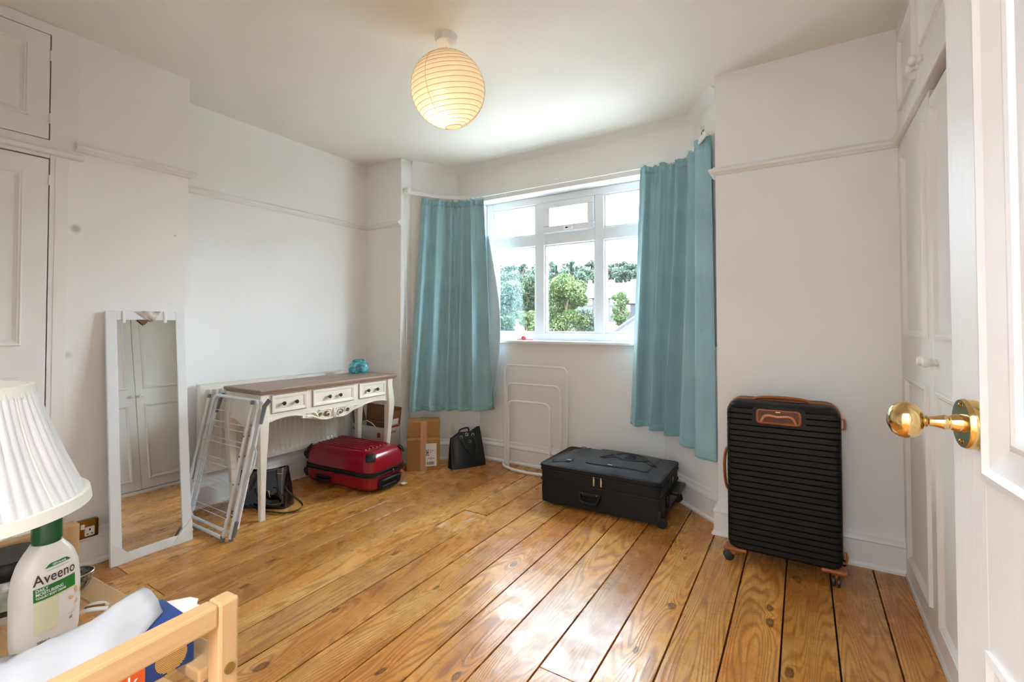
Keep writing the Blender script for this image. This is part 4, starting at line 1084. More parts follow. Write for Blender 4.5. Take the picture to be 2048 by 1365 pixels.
# ================================================================== PATENT HANDBAG under the table
pb = thing('patent_handbag', 'black patent handbag with gold chain and shoulder strap under the console table', 'handbag', (-3.06, 1.80, 0), rotz=math.radians(24))
pat = mat('black_patent', (12, 12, 14), rough=.14, var=.05, coat=.8, bump=.35, bscale=16)
def pbag(u, v):
    a = 2 * PI * u; t = v; cx, sx = math.cos(a), math.sin(a)
    wx = .185 - .02 * t; dy = .075 - .045 * t ** 1.3
    x = wx * math.copysign(abs(cx) ** .5, cx); y = dy * math.copysign(abs(sx) ** .55, sx)
    z = .235 * t - .012 * t * math.cos(3.0 * x / .185) + .02 * t * (x / .185)
    return (x, y + .008 * math.sin(4 * a + 3 * t), z)
MB().grid(pbag, 48, 18, closeu=True).add([pbag(i / 48, 0) for i in range(48)], [tuple(range(48))]).add([(p[0] * .97, p[1], p[2] - .012) for p in [pbag(i / 48, 1) for i in range(48)]], [tuple(range(48))]).build('bag_body', pat, pb, local=True, smooth=60)
ch = MB()
for k in range(7):
    c_ = Vector((-.075 + .004 * math.sin(k * 2), -.078 + .004 * k * .6, .19 - .012 * k))
    M_ = rotz(.9 * (k % 2)) @ rotx(PI / 2)
    ch.tube([c_ + M_ @ Vector((.006 * math.cos(a), .0095 * math.sin(a), 0)) for a in [2 * PI * q / 10 for q in range(10)]], .0016, 5, closed=True)
ch.build('gold_chain', MATS['gold'], pb, local=True, smooth=60)
MB().tube(catmull([(.06, -.082, .125), (.085, -.088, .128), (.094, -.09, .11), (.098, -.09, .085)], 6), .0035, 6).build('gold_buckle', MATS['gold'], pb, local=True, smooth=60)
MB().rbox(.12, .155, -.052, -.044, .222, .23, .002, 1).build('gold_clasp', MATS['gold'], pb, local=True)
MB().tube(catmull([(.15, -.03, .15), (.20, -.04, .10), (.255, -.035, .06), (.30, -.05, .028), (.285, -.10, .012), (.22, -.135, .010), (.13, -.13, .010), (.04, -.115, .010), (-.04, -.09, .03)], 8), .010, 6, r2=.35).build('shoulder_strap', pat, pb, local=True, smooth=60)
MB().tube(catmull([(-.02, -.08, .13), (.02, -.105, .08), (.08, -.115, .055), (.14, -.11, .045), (.175, -.075, .05), (.17, -.06, .09)], 7), .011, 8, r2=.7).build('handle', pat, pb, local=True, smooth=60)
# ================================================================== STANDING MIRROR
wf = mat('mirror_frame_white', (232, 233, 234), rough=.4, var=.01)
mr_ang = math.asin(.125 / 1.275)
mi = thing('standing_mirror', 'tall white framed mirror leaning on the chimney breast', 'mirror', (-2.915, 1.118, 0), rot=(0, -mr_ang, 0))
MWD, MHT, MF = .181, 1.278, .046
for (y0, y1, z0, z1) in ((-MWD, -MWD + MF, .0, MHT), (MWD - MF, MWD, .0, MHT)): MB().box(-.018, 0, y0, y1, z0, z1).build('frame_side', wf, mi, local=True, bevel=.002)
for (z0, z1) in ((0, MF), (MHT - MF, MHT)): MB().box(-.018, 0, -MWD + MF, MWD - MF, z0, z1).build('frame_rail', wf, mi, local=True, bevel=.002)
mg = mat('mirror_glass', (225, 228, 226), rough=.015, metal=1.0, var=.003)
MB().box(-.012, -.007, -MWD + MF - .002, MWD - MF + .002, MF - .002, MHT - MF + .002).build('mirror_glass', mg, mi, local=True)
cg = mat('corner_card', (224, 224, 220), rough=.6)
for s_ in (-1, 1):
    def cmap(a, b, c, s_=s_): return (.0015 - .021 + c, s_ * a, b)
    MB().prism_to([(MWD + .002, -.0), (MWD + .002, .115), (MWD - MF, .072), (MWD - MF - .012, .058), (MWD - .10, .0)], .0225, cmap).build('corner_protector', cg, mi, local=True)
MB().prism_to([(.125, .083), (.133, .083), (.107, .045), (.098, .045)], .003, lambda a, b, c: (-.006 + c, a, b)).build('brown_tape', mat('brown_tape', (96, 66, 40), rough=.6), mi, local=True)
for y in (-.105, .083): MB().rbox(-.018, .004, y - .008, y + .008, MHT - .062, MHT + .003, .003, 1).build('door_hook', MATS['white_plastic'], mi, local=True)
cpm = mat('printed_card', (214, 214, 200), rough=.5, var=.25, vscale=26, color2=(150, 110, 120))
MB().prism_to([(-.058, MHT + .002), (.062, MHT + .002), (.028, MHT - .052), (.018, MHT - .055), (-.012, MHT - .036)], .002, lambda a, b, c: (.002 + c, a, b)).build('folded_card', cpm, mi, local=True)
MB().prism_to([(-.05, MHT - .044), (.012, MHT - .044), (-.018, MHT - .075)], .002, lambda a, b, c: (.0015 + c, a, b)).build('brown_card', mat('brown_card', (112, 82, 40), rough=.6), mi, local=True)

# ================================================================== FOLDED CLOTHES AIRER
ai = thing('clothes_airer', 'folded white metal clothes airer leaning on the end of the console table', 'drying rack', (-2.97, 1.38, 0))
tw = mat('white_tube', (226, 228, 232), rough=.35, var=.02)
A0, A1 = -3.222, -2.722
def pa(x, z, dy=0.0): return (x, 1.388 + (1.552 - 1.388) * z / .765 + dy, z)
def uframe(x0, x1, z0, z1, dy, r, name, bottom=True, top=True, rad=.04):
    P = []
    if top and bottom:
        pr = rrect(x0, x1, z0, z1, rad, 5); P = [pa(a, b, dy) for a, b in pr]
        return MB().tube(P, r, 8, closed=True).build(name, tw, ai, smooth=60)
    if bottom:
        P = [pa(x0, z1, dy)] + [pa(x0 + rad - rad * math.cos(t), z0 + rad - rad * math.sin(t), dy) for t in [PI / 2 * q / 5 for q in range(6)]] + [pa(x1 - rad + rad * math.sin(t), z0 + rad - rad * math.cos(t), dy) for t in [PI / 2 * q / 5 for q in range(6)]] + [pa(x1, z1, dy)]
    else:
        P = [pa(x0, z0, dy)] + [pa(x0 + rad - rad * math.cos(t), z1 - rad + rad * math.sin(t), dy) for t in [PI / 2 * q / 5 for q in range(6)]] + [pa(x1 - rad + rad * math.sin(t), z1 - rad + rad * math.cos(t), dy) for t in [PI / 2 * q / 5 for q in range(6)]] + [pa(x1, z0, dy)]
    return MB().tube(P, r, 8).build(name, tw, ai, smooth=60)
uframe(A0, A1 - .005, .022, .742, -.024, .0098, 'leg_frame', True, False, .018)
uframe(A0 + .012, A1 + .018, .016, .752, .0, .0098, 'centre_frame', False, True, .045)
uframe(A0 + .014, A1 + .014, .030, .700, .018, .0098, 'leg_frame', True, False, .04)
uframe(A0 + .024, A1 + .03, .06, .745, .026, .007, 'wing_frame', False, True, .04)
for x, dy in ((A0, -.024), (A1 - .005, -.024)): MB().tube([pa(x, .735, dy), pa(x, .758, dy)], .0105, 8).build('end_cap', MATS['grey_plastic'], ai)
for x, dy in ((A0 - .0, -.026), (A1 - .012, -.026), (A1 + .016, .006)): MB().tube([(pa(x, .03, dy)[0], pa(x, .03, dy)[1], 0.001), pa(x, .034, dy)], .0115, 10).build('foot', MATS['grey_plastic'], ai)
MB().tube([pa(A1 + .024, .02, .016), pa(A1 + .026, .10, .018)], .0125, 8).build('plastic_sleeve', MATS['grey_plastic'], ai)
MB().tube([pa(A1 + .036, .62, .030), pa(A1 + .036, .72, .030), pa(A1 + .05, .758, .045)], [.010, .013, .014], 8).build('plastic_joint', MATS['grey_plastic'], ai)
MB().tube([pa(A0 + .03, .64, .030), pa(A0 + .036, .72, .030), pa(A0 + .05, .762, .035)], [.009, .012, .009], 8).build('plastic_joint', MATS['grey_plastic'], ai)
for z, dy in ((.115, -.018), (.128, .006), (.245, -.018), (.262, .006), (.275, .02), (.372, -.018), (.392, .006), (.49, -.018), (.505, .01), (.575, -.018), (.60, .006), (.665, .006)):
    MB().tube([pa(A0, z, dy), pa(A1, z, dy)], .0022, 6).build('wire', tw, ai)
MB().tube([pa(A1 + .022, .52, .02), pa(A1 + .055, .46, .03), pa(A1 + .055, .39, .03), pa(A1 + .022, .27, .012)], .006, 6, r2=.6).build('brace', tw, ai)
for z in (.13, .30, .45, .56):
    for x in (A1 - .005, A1 + .012): MB().sphere(pa(x, z, -.032 if x < A1 else -.010), .0055, 8, 5).build('rivet', MATS['grey_plastic'], ai)

# ================================================================== WHITE TOWEL STAND
ts = thing('towel_stand', 'white tubular three rail towel stand under the window', 'towel rack', (-1.9, 3.36, 0))
tsm = mat('cream_tube', (246, 243, 238), rough=.35, var=.01)
def tsframe(x0, x1, y, z1, r=.0092, rad=.055):
    P = [(x0, y, .012)] + [(x0 + rad - rad * math.cos(t), y, z1 - rad + rad * math.sin(t)) for t in [PI / 2 * q / 6 for q in range(7)]] + [(x1 - rad + rad * math.sin(t), y, z1 - rad + rad * math.cos(t)) for t in [PI / 2 * q / 6 for q in range(7)]] + [(x1, y, .012)]
    MB().tube(P, r, 8).build('rail_frame', tsm, ts, smooth=60)
tsframe(-2.19, -1.60, 3.405, .852); tsframe(-2.155, -1.645, 3.375, .700); tsframe(-2.105, -1.715, 3.325, .563)
MB().tube(catmull([(-1.60, 3.412, .013), (-1.595, 3.38, .013), (-1.62, 3.33, .013), (-1.70, 3.285, .013), (-1.85, 3.262, .013), (-2.0, 3.268, .013), (-2.11, 3.305, .013), (-2.175, 3.36, .013), (-2.195, 3.395, .013), (-2.19, 3.412, .013)], 6), .012, 10).build('base_hoop', tsm, ts, smooth=60)

# ================================================================== CURTAINS
tealm = bpy.data.materials.new('teal_curtain'); tealm.use_nodes = True
T = NT(tealm); b = T.n['Principled BSDF']; out = T.n['Material Output']; tcx = T.new('ShaderNodeTexCoord')
nz = T.new('ShaderNodeTexNoise', ins={'Vector': tcx.outputs['Object'], 'Scale': 5.0, 'Detail': 4.0})
cc = T.ramp(nz.outputs['Fac'], [(.3, lin((150, 191, 199))), (.7, lin((163, 203, 210)))])
T.link(cc, b.inputs['Base Color']); b.inputs['Roughness'].default_value = .7; b.inputs['Sheen Weight'].default_value = .25
wvx = T.new('ShaderNodeTexNoise', ins={'Vector': tcx.outputs['Object'], 'Scale': 300.0})
bp = T.new('ShaderNodeBump', ins={'Strength': .06, 'Distance': .002, 'Height': wvx.outputs['Fac']}); T.link(bp.outputs[0], b.inputs['Normal'])
trl = T.new('ShaderNodeBsdfTranslucent', ins={0: cc}); mxs = T.new('ShaderNodeMixShader', ins={0: .07, 1: b.outputs[0], 2: trl.outputs[0]})
T.link(mxs.outputs[0], out.inputs[0])
linm = mat('curtain_lining', (196, 214, 222), rough=.8, var=.03)
def polyline(P):
    P = [Vector(p) for p in catmull([(p[0], p[1], p[2] if len(p) > 2 else 0) for p in P], 10)]
    d = [0]
    for a, b in zip(P[:-1], P[1:]): d.append(d[-1] + (b - a).length)
    def f(t):
        s = t * d[-1]
        for i in range(len(P) - 1):
            if s <= d[i + 1] or i == len(P) - 2:
                q = (s - d[i]) / max(1e-9, d[i + 1] - d[i]); p = P[i].lerp(P[i + 1], q); tn = (P[i + 1] - P[i]).normalized(); return p, tn
    return f
def curtain(root, top, bot, folds, amp, seed, nu=260, nv=44, inward=1, header=.055):
    ft, fb = polyline(top), polyline(bot)
    rnd = random.Random(seed)
    ph = [rnd.uniform(0, 6.28) for _ in range(6)]
    def warp(u): return u + .022 * math.sin(2 * PI * 1.5 * u + ph[0]) + .014 * math.sin(2 * PI * 3.2 * u + ph[1])
    w0, w1 = warp(0), warp(1)
    def surf(u, v):
        p0, t0 = ft(u); p1, t1 = fb(u)
        e = v ** 1.0
        p = p0.lerp(p1, e)
        tn = t0.lerp(t1, e); n = Vector((tn.y, -tn.x, 0)).normalized() * inward
        uu = (warp(u) - w0) / (w1 - w0)
        a = amp * (.55 + .75 * v) * (1 + .3 * math.sin(5.1 * u + ph[2]))
        s = math.sin(2 * PI * folds * uu + .25 * math.sin(3 * v + ph[3]))
        f1 = a * (math.copysign(abs(s) ** .8, s))
        s2 = .35 * a * math.sin(2 * PI * folds * 2.3 * uu + ph[4]) * (1 - v) ** 2
        g = .010 * math.sin(2 * PI * folds * 3.3 * uu + ph[5]) * math.exp(-(v / .05) ** 2)
        q = p + n * (f1 + s2 + g) + tn * (.35 * a * math.cos(2 * PI * folds * uu) * .6)
        q.z += .006 * math.sin(2 * PI * folds * 1.7 * uu) * math.exp(-(v / .03) ** 2) + (.008 * math.sin(2 * PI * folds * uu + 1.0)) * max(0, v - .9) * 10
        return q
    o = MB().grid(surf, nu, nv).build('curtain_panel', tealm, root, smooth=80, solid=.0025, fixn=False)
    def hdr(u, v):
        q = surf(u, v * .03); p0, t0 = ft(u); n = Vector((t0.y, -t0.x, 0)).normalized() * inward
        return q + n * .0035
    MB().grid(hdr, nu, 4).build('header_tape', tealm, root, smooth=80, solid=.002, fixn=False)
    def hm(u, v):
        q = surf(u, .975 + .0255 * v); p1, t1 = fb(u); n = Vector((t1.y, -t1.x, 0)).normalized() * inward
        return q + n * .003
    MB().grid(hm, nu, 4).build('hem', tealm, root, smooth=80, solid=.002, fixn=False)
    return surf
cl = thing('left_curtain', 'teal curtain gathered at the side of the window nearer the console table', 'curtain', (-2.65, 3.22, .45))
sl = curtain(cl, [(-2.862, 3.085, 2.318), (-2.74, 3.24, 2.318), (-2.62, 3.335, 2.318), (-2.50, 3.352, 2.318), (-2.385, 3.352, 2.318)],
             [(-2.900, 2.955, .445), (-2.78, 3.10, .445), (-2.64, 3.22, .445), (-2.48, 3.28, .45), (-2.275, 3.315, .462)], 5.0, .041, 3)
# lining turned out along the leading edge
def lin_s(u, v):
    t = .18 + .82 * v
    wv_ = .012 + .075 * math.sin(PI * min(1, max(0, (t - .15) / .8))) ** 1.2
    p = sl(.995, t)
    return Vector((p.x - .03 + (wv_ + .03) * u, p.y + .035 + .012 * math.sin(8 * t + 3 * u), p.z))
MB().grid(lin_s, 10, 40).build('lining', linm, cl, smooth=80, solid=.002, fixn=False)
cr = thing('right_curtain', 'teal curtain gathered at the side of the window above the black fabric suitcase', 'curtain', (-.75, 3.2, .45))
sr = curtain(cr, [(-.990, 3.352, 2.335), (-.86, 3.355, 2.335), (-.74, 3.345, 2.335), (-.655, 3.31, 2.34), (-.575, 3.235, 2.365), (-.535, 3.13, 2.375), (-.475, 3.09, 2.37)],
             [(-1.068, 3.31, .485), (-.92, 3.30, .475), (-.78, 3.26, .46), (-.66, 3.20, .43), (-.57, 3.12, .395), (-.50, 3.045, .375), (-.458, 3.01, .372)], 5.0, .041, 11)
# track on the bay wall
tk = thing('curtain_track', 'white curtain track bent round the bay above the window', 'curtain track', (-1.68, 3.38, 2.36))
path = [(-2.905, 2.97), (-2.86, 3.085), (-2.76, 3.24), (-2.66, 3.335), (-2.56, 3.372), (-2.40, 3.382), (-.98, 3.382), (-.80, 3.378), (-.70, 3.345), (-.62, 3.27), (-.55, 3.14), (-.50, 3.03), (-.475, 2.975)]
pp = [(p.x, p.y) for p in catmull([(a, b, 0) for a, b in path], 5)]
MB().sweep(pp, [(-.005, 2.338), (.005, 2.338), (.005, 2.372), (-.005, 2.372)]).build('track', MATS['white_plastic'], tk, smooth=50)
for x in (-2.2, -1.68, -1.15): MB().rbox(x - .012, x + .012, 3.385, 3.422, 2.345, 2.38, .003, 1).build('track_bracket', MATS['white_plastic'], tk)
MB().rbox(-2.95, -2.89, 2.945, 2.985, 2.345, 2.392, .006).build('end_bracket', MATS['white_plastic'], tk)
MB().rbox(-.482, -.420, 2.945, 2.985, 2.34, 2.40, .006).build('end_bracket', MATS['white_plastic'], tk)
MB().tube([(-2.925, 2.945, 2.35), (-2.927, 2.94, 1.9), (-2.928, 2.942, 1.3), (-2.92, 2.945, .9)], .0014, 5).tube([(-2.915, 2.95, 2.35), (-2.905, 2.95, 1.7), (-2.905, 2.952, 1.1), (-2.915, 2.95, .88)], .0014, 5).build('pull_cord', MATS['white_plastic'], tk)
brz = mat('old_hook', (120, 96, 70), rough=.5, metal=.6)
for i, xx in enumerate([-2.56 + .02 * k for k in range(9)] + [-.97 + .035 * k for k in range(8)]):
    MB().tube([(xx, 3.37, 2.345), (xx + .004, 3.362, 2.335), (xx, 3.36, 2.322)], .0022, 5).build('glider', MATS['white_plastic'], tk)
for k in range(5):
    MB().tube(catmull([(-.505 + .014 * k, 3.05 - .018 * k, 2.40), (-.515 + .014 * k, 3.045 - .018 * k, 2.375), (-.50 + .014 * k, 3.05 - .018 * k, 2.35)], 4), .0022, 5).build('curtain_hook', brz, tk)
MB().rbox(-.52, -.43, 2.985, 3.045, 2.395, 2.412, .003, 1).build('wall_plate', MATS['white_plastic'], tk)

# red peg on the sill
rp = thing('red_clip', 'small red plastic clip lying on the window sill', 'clip', (-2.05, 3.49, SILL_Z + .002), rotz=.1)
rpm = mat('red_plastic', (206, 44, 44), rough=.35)
MB().tube([(-.06, 0, .006), (-.02, 0, .010), (0, 0, .006)], .006, 6).tube([(.01, 0, .006), (.05, .004, .008), (.085, .006, .006)], .005, 6).build('clip_arm', rpm, rp, local=True, smooth=60)
MB().lathe([(.006, -.008), (.018, -.008), (.018, .008), (.006, .008), (.006, -.008)], 16, (0, 0, .018), rotx(PI / 2), cap=False).build('clip_spring', rpm, rp, local=True, smooth=40)

# ================================================================== TROLLEY IN THE FOREGROUND
tr_ = thing('pine_trolley', 'slatted pine shelf unit with side rails holding the table lamp', 'shelf unit', (-.5185, .278, 0))
SZ = .838
TY = (-.018, .278)
for x0 in (-.5405, -.9285):
    for y0 in (TY[0], TY[1] - .021):
        MB().box(x0, x0 + .022, y0, y0 + .021, 0, .909).build('post', MATS['pine_post'], tr_, bevel=.003)
    MB().box(x0 + .001, x0 + .021, TY[0] + .021, TY[1] - .021, .885, .909).build('side_rail', MATS['pine_rail'], tr_, bevel=.003)
    for z in (SZ - .05, .40, .12): MB().box(x0 + .001, x0 + .021, TY[0] + .021, TY[1] - .021, z, z + .032).build('side_rail', MATS['pine_rail'], tr_, bevel=.003)
sl_y = [-.012, .041, .093, .145, .197, .249]
for zz in (SZ, .45, .17):
    for y in sl_y:
        if zz < SZ and y < 0: continue
        MB().box(-.9065, -.5405, y, y + .033, zz - .014, zz).build('slat', MATS['pine_slat'], tr_, bevel=.002)
MB().lathe([(.0001, 0), (.0055, 0), (.0055, .002), (.0001, .002)], 16, (-.5185, TY[1] - .0105, .838), MR).build('bolt_hole', mat('bolt_brass', (168, 132, 70), rough=.35, metal=.8), tr_)

tr_.rotation_euler = (0, 0, .061)
# ------------------------------------------------------------------ table lamp
tl = thing('table_lamp', 'small table lamp with white pleated fabric shade on the pine shelf unit', 'lamp', (-.754, .105, SZ))
shm = bpy.data.materials.new('shade_fabric'); shm.use_nodes = True
T = NT(shm); b = T.n['Principled BSDF']; out = T.n['Material Output']; tcx = T.new('ShaderNodeTexCoord')
nz = T.new('ShaderNodeTexNoise', ins={'Vector': tcx.outputs['Object'], 'Scale': 30.0, 'Detail': 3.0})
cc = T.ramp(nz.outputs['Fac'], [(.3, (.84, .85, .86)), (.7, (.90, .90, .90))]); T.link(cc, b.inputs['Base Color']); b.inputs['Roughness'].default_value = .7
trl = T.new('ShaderNodeBsdfTranslucent', ins={0: cc}); mxs = T.new('ShaderNodeMixShader', ins={0: .3, 1: b.outputs[0], 2: trl.outputs[0]}); T.link(mxs.outputs[0], out.inputs[0])
ZB, ZT_, RB, RT = 1.0 - SZ, 1.133 - SZ, .110, .0625
def shade(u, v):
    a = 2 * PI * u
    pl_ = .0016 * (abs(math.sin(a * 60 / 2)) - .5) * 2
    r_ = RB + (RT - RB) * v - .004 * math.sin(PI * v) + pl_ * .6 - .0022 * math.cos(a * 10) * math.sin(PI * v)
    return (r_ * math.cos(a), r_ * math.sin(a), ZB + (ZT_ - ZB) * v)
MB().grid(shade, 360, 10, closeu=True).build('lamp_shade', shm, tl, local=True, smooth=60, fixn=True)
trim_m = mat('shade_trim', (232, 230, 214), rough=.6)
MB().lathe([(RB - .003, ZB - .002), (RB + .003, ZB - .002), (RB + .001, ZB + .010), (RB - .004, ZB + .010), (RB - .003, ZB - .002)], 60, cap=False).build('shade_trim', trim_m, tl, local=True, smooth=40)
MB().lathe([(RT - .004, ZT_ - .010), (RT + .003, ZT_ - .010), (RT + .001, ZT_ + .002), (RT - .004, ZT_ + .002), (RT - .004, ZT_ - .010)], 60, cap=False).build('shade_trim', trim_m, tl, local=True, smooth=40)
for k in range(10):
    a = 2 * PI * k / 10
    MB().tube([shade((k + .0) / 10, v) for v in (0.02, .25, .5, .75, .98)], .0016, 5).build('shade_seam', trim_m, tl, local=True)
MB().lathe([(.0001, 0), (.034, 0), (.034, .006), (.026, .014), (.011, .024), (.009, .06), (.015, .075), (.009, .09), (.009, .12), (.014, .125), (.014, .19), (.0001, .19)], 28).build('lamp_base', MATS['steel'], tl, local=True, smooth=40)
MB().lathe([(.0001, .185), (.012, .185), (.02, .215), (.028, .235), (.024, .262), (.0001, .272)], 20).build('lamp_bulb', MATS['white_plastic'], tl, local=True, smooth=60)

# ------------------------------------------------------------------ lotion bottle
bt = thing('lotion_bottle', 'white body lotion bottle with green cap under the lamp shade', 'bottle', (-.735, .177, SZ), rotz=math.radians(111.7))
ivory = mat('ivory_plastic', (232, 226, 218), rough=.3, var=.01)
secs = [(0, .0265, .0155), (.003, .029, .018), (.012, .0302, .019), (.035, .031, .0195), (.065, .0312, .019), (.085, .0292, .0178), (.098, .0252, .016), (.107, .0192, .0142), (.112, .0148, .0128), (.115, .0130, .0120)]
def bsec(z):
    for (z0, a0, b0), (z1, a1, b1) in zip(secs[:-1], secs[1:]):
        if z <= z1:
            t = (z - z0) / (z1 - z0); return a0 + (a1 - a0) * t, b0 + (b1 - b0) * t
    return secs[-1][1:]
def bsurf(x, z, off=0.0):
    a, b = bsec(z); q = min(.999, abs(x) / a)
    return Vector((x, -b * (1 - q ** 2.6) ** (1 / 2.6) - off, z))
vs = []; nb = 48
zz_ = [secs[0][0] + (secs[-1][0]) * i / 30 for i in range(31)]
for z in zz_:
    a, b = bsec(z)
    for k in range(nb):
        t = 2 * PI * k / nb; c_, s_ = math.cos(t), math.sin(t)
        vs.append((a * math.copysign(abs(c_) ** (2 / 2.6), c_), b * math.copysign(abs(s_) ** (2 / 2.6), s_), z))
fs = [(j * nb + i, j * nb + (i + 1) % nb, (j + 1) * nb + (i + 1) % nb, (j + 1) * nb + i) for j in range(30) for i in range(nb)] + [tuple(range(nb))[::-1], tuple(range(30 * nb, 31 * nb))]
bb = MB().add(vs, fs).build('bottle_body', ivory, bt, local=True, smooth=60)
grn = mat('green_cap', (22, 82, 34), rough=.28, var=.03)
MB().lathe([(.0001, .115), (.0122, .115), (.0122, .118), (.0132, .1185), (.0128, .150), (.0118, .1535), (.0001, .1545)], 36).build('cap', grn, bt, local=True, smooth=40)
def on_bottle(vs, fs, x0, z0, name, mtl, off=.0004):
    P = [bsurf((x0 + v[0]) * .78 - .0035, z0 + v[1], off) for v in vs]
    MB().add(P, fs).build(name, mtl, bb, local=True, fixn=False)
def strip_quads(x0, x1, zlo, zhi, n=14, skew=0):
    vs = []; 
    for i in range(n + 1):
        x = x0 + (x1 - x0) * i / n
        vs += [(x, zlo(x)), (x, zhi(x))]
    return vs, [(2 * i, 2 * i + 2, 2 * i + 3, 2 * i + 1) for i in range(n)]
lgm = mat('label_green', (34, 118, 44), rough=.35, var=.02); brn = mat('brown_ink', (62, 44, 40), rough=.4); wink = mat('white_ink', (238, 240, 232), rough=.4); yel = mat('pale_yellow', (232, 226, 190), rough=.4); oat = mat('oat_ink', (226, 190, 132), rough=.4)
vs, fs = strip_quads(-.0245, .0265, lambda x: .0595, lambda x: .0735); on_bottle(vs, fs, 0, 0, 'green_band', lgm)
vs, fs = strip_quads(-.0245, .0265, lambda x: .0580, lambda x: .0595); on_bottle(vs, fs, 0, 0, 'yellow_band', mat('lime_ink', (214, 222, 140), rough=.4))
vs, fs = strip_quads(-.0245, .004, lambda x: .024, lambda x: .056); on_bottle(vs, fs, 0, 0, 'pale_panel', yel, .0003)
vs, fs = strip_quads(-.012, .021, lambda x: .0915, lambda x: .0915 + min(.0042, (x + .012) * .7, (.021 - x) * .7 + .0005)); on_bottle(vs, fs, 0, 0, 'green_arc', lgm)
vs, fs = text_polys('Aveeno', .0158, .00012, space=1.05); on_bottle(vs, fs, -.0245, .0765, 'brand_lettering', brn, .0006)
for t_, s_, z_ in (('DAILY', .0048, .0695), ('MOISTURISING', .0048, .0653), ('YOGURT BODY CREAM', .0033, .0618)):
    vs, fs = text_polys(t_, s_, .00012); on_bottle(vs, fs, -.0228, z_, 'label_lettering', wink, .0008)
vs, fs = text_polys('NEW formula', .003, .0001); on_bottle(vs, fs, -.003, .0925, 'label_lettering', wink, .0008)
vs, fs = strip_quads(-.010, .018, lambda x: .0886, lambda x: .0889); on_bottle(vs, fs, 0, 0, 'fine_print', brn, .0006)
vs, fs = text_polys('300ml \u212e', .0042, .00005); on_bottle(vs, fs, -.021, .013, 'fine_print', brn, .0006)
vs, fs = text_polys('6E', .0045, .0001); on_bottle(vs, fs, .018, .024, 'fine_print', brn, .0006)
vs, fs = strip_quads(.015, .025, lambda x: .030, lambda x: .0303); on_bottle(vs, fs, 0, 0, 'fine_print', brn, .0006)
lf = MB()
for (cx, cz, an, ln) in ((.016, .0455, 2.6, .008), (.0195, .049, 1.7, .009), (.0235, .0465, 1.0, .009), (.020, .043, -1.9, .006)):
    pts = []
    for k in range(12):
        t = 2 * PI * k / 12; u_, v_ = ln * .5 * (1 + math.cos(t)), ln * .2 * math.sin(t)
        pts.append(bsurf(cx + u_ * math.cos(an) - v_ * math.sin(an), cz + u_ * math.sin(an) + v_ * math.cos(an), .0005))
    lf.add(pts, [tuple(range(12))])
lf.build('oat_motif', oat, bb, local=True, fixn=False)

# ------------------------------------------------------------------ cream jar, tissue box, small things
jr = thing('cream_jar', 'round cream jar with a black lid behind the lotion bottle', 'jar', (-.852, .172, SZ), rotz=.4)
MB().lathe([(.0001, 0), (.032, 0), (.034, .003), (.034, .048), (.031, .052), (.0001, .052)], 40).build('jar_body', mat('jar_glass', (206, 208, 200), rough=.12, var=.03, coat=.5), jr, local=True, smooth=40)
MB().lathe([(.0342, .010), (.0345, .010), (.0345, .040), (.0342, .040), (.0342, .010)], 40, cap=False).build('jar_label', mat('jar_label_paper', (186, 196, 178), rough=.5, var=.2, vscale=60), jr, local=True)
MB().lathe([(.0347, .0105), (.0350, .0105), (.0350, .017), (.0347, .017), (.0347, .0105)], 40, cap=False).build('label_band', mat('label_dark', (36, 42, 36), rough=.5), jr, local=True)
MB().lathe([(.0001, .052), (.036, .052), (.0365, .054), (.0365, .070), (.034, .073), (.0001, .073)], 40).build('jar_lid', MATS['black_plastic'], jr, local=True, smooth=40)

tbx = thing('tissue_box', 'blue cardboard tissue box with a white tissue pulled out', 'tissue box', (-.607, .13, SZ))
tbl = bpy.data.materials.new('tissue_box_print'); tbl.use_nodes = True
T = NT(tbl); b = T.n['Principled BSDF']; tcx = T.new('ShaderNodeTexCoord')
sp = T.new('ShaderNodeSeparateXYZ', ins={0: tcx.outputs['Object']})
nz = T.new('ShaderNodeTexNoise', ins={'Vector': tcx.outputs['Object'], 'Scale': 8.0})
f = T.new('ShaderNodeMapRange', interpolation_type='SMOOTHSTEP', ins={0: T.math('ADD', sp.outputs[1], T.math('MULTIPLY', sp.outputs[0], 1.1)), 1: .06, 2: .115, 3: 1.0, 4: 0.0})
top = T.new('ShaderNodeMapRange', ins={0: sp.outputs[2], 1: .041, 2: .0425, 3: 0.0, 4: 1.0})
c_ = T.mix(T.math('MULTIPLY', f.outputs[0], top.outputs[0]), lin((24, 60, 122)), lin((44, 146, 200)))
c_ = T.mix(T.math('MULTIPLY', nz.outputs['Fac'], .15), c_, lin((60, 74, 130)))
T.link(c_, b.inputs['Base Color']); b.inputs['Roughness'].default_value = .35
QX0, QX1, QY0, QY1, QH = -.030, .045, -.10, .124, .043
bxo = MB().rbox(QX0, QX1, QY0, QY1, .0, QH, .0012, 1).build('box_body', tbl, tbx, local=True)
orm = mat('orange_print', (228, 92, 30), rough=.4); golm = mat('gold_print', (206, 160, 84), rough=.4)
pl4 = rrect(-.03, .079, .0012, .0225, .005, 4)
MB().prism_to(pl4, .0006, lambda a, b, c: (QX1 + .0001 + c, a, b)).build('orange_panel', orm, bxo, local=True)
vs, fs = text_polys('Quick', .0205, 0)
MB().add([(QX1 + .0012, .022 + v[0] * 1.02, .0045 + v[1]) for v in vs], fs).build('white_lettering', wink, bxo, local=True, fixn=False)
cgm = MB()
for i in range(16):
    z = .0015 + i * .0018; hw = math.sqrt(max(0, .0145 ** 2 - (z - .0155) ** 2)) * 1.0
    if hw > .003: cgm.box(QX1, QX1 + .0007, .102 - hw, .102 + hw, z, z + .0012)
cgm.build('gold_circle', golm, bxo, local=True)
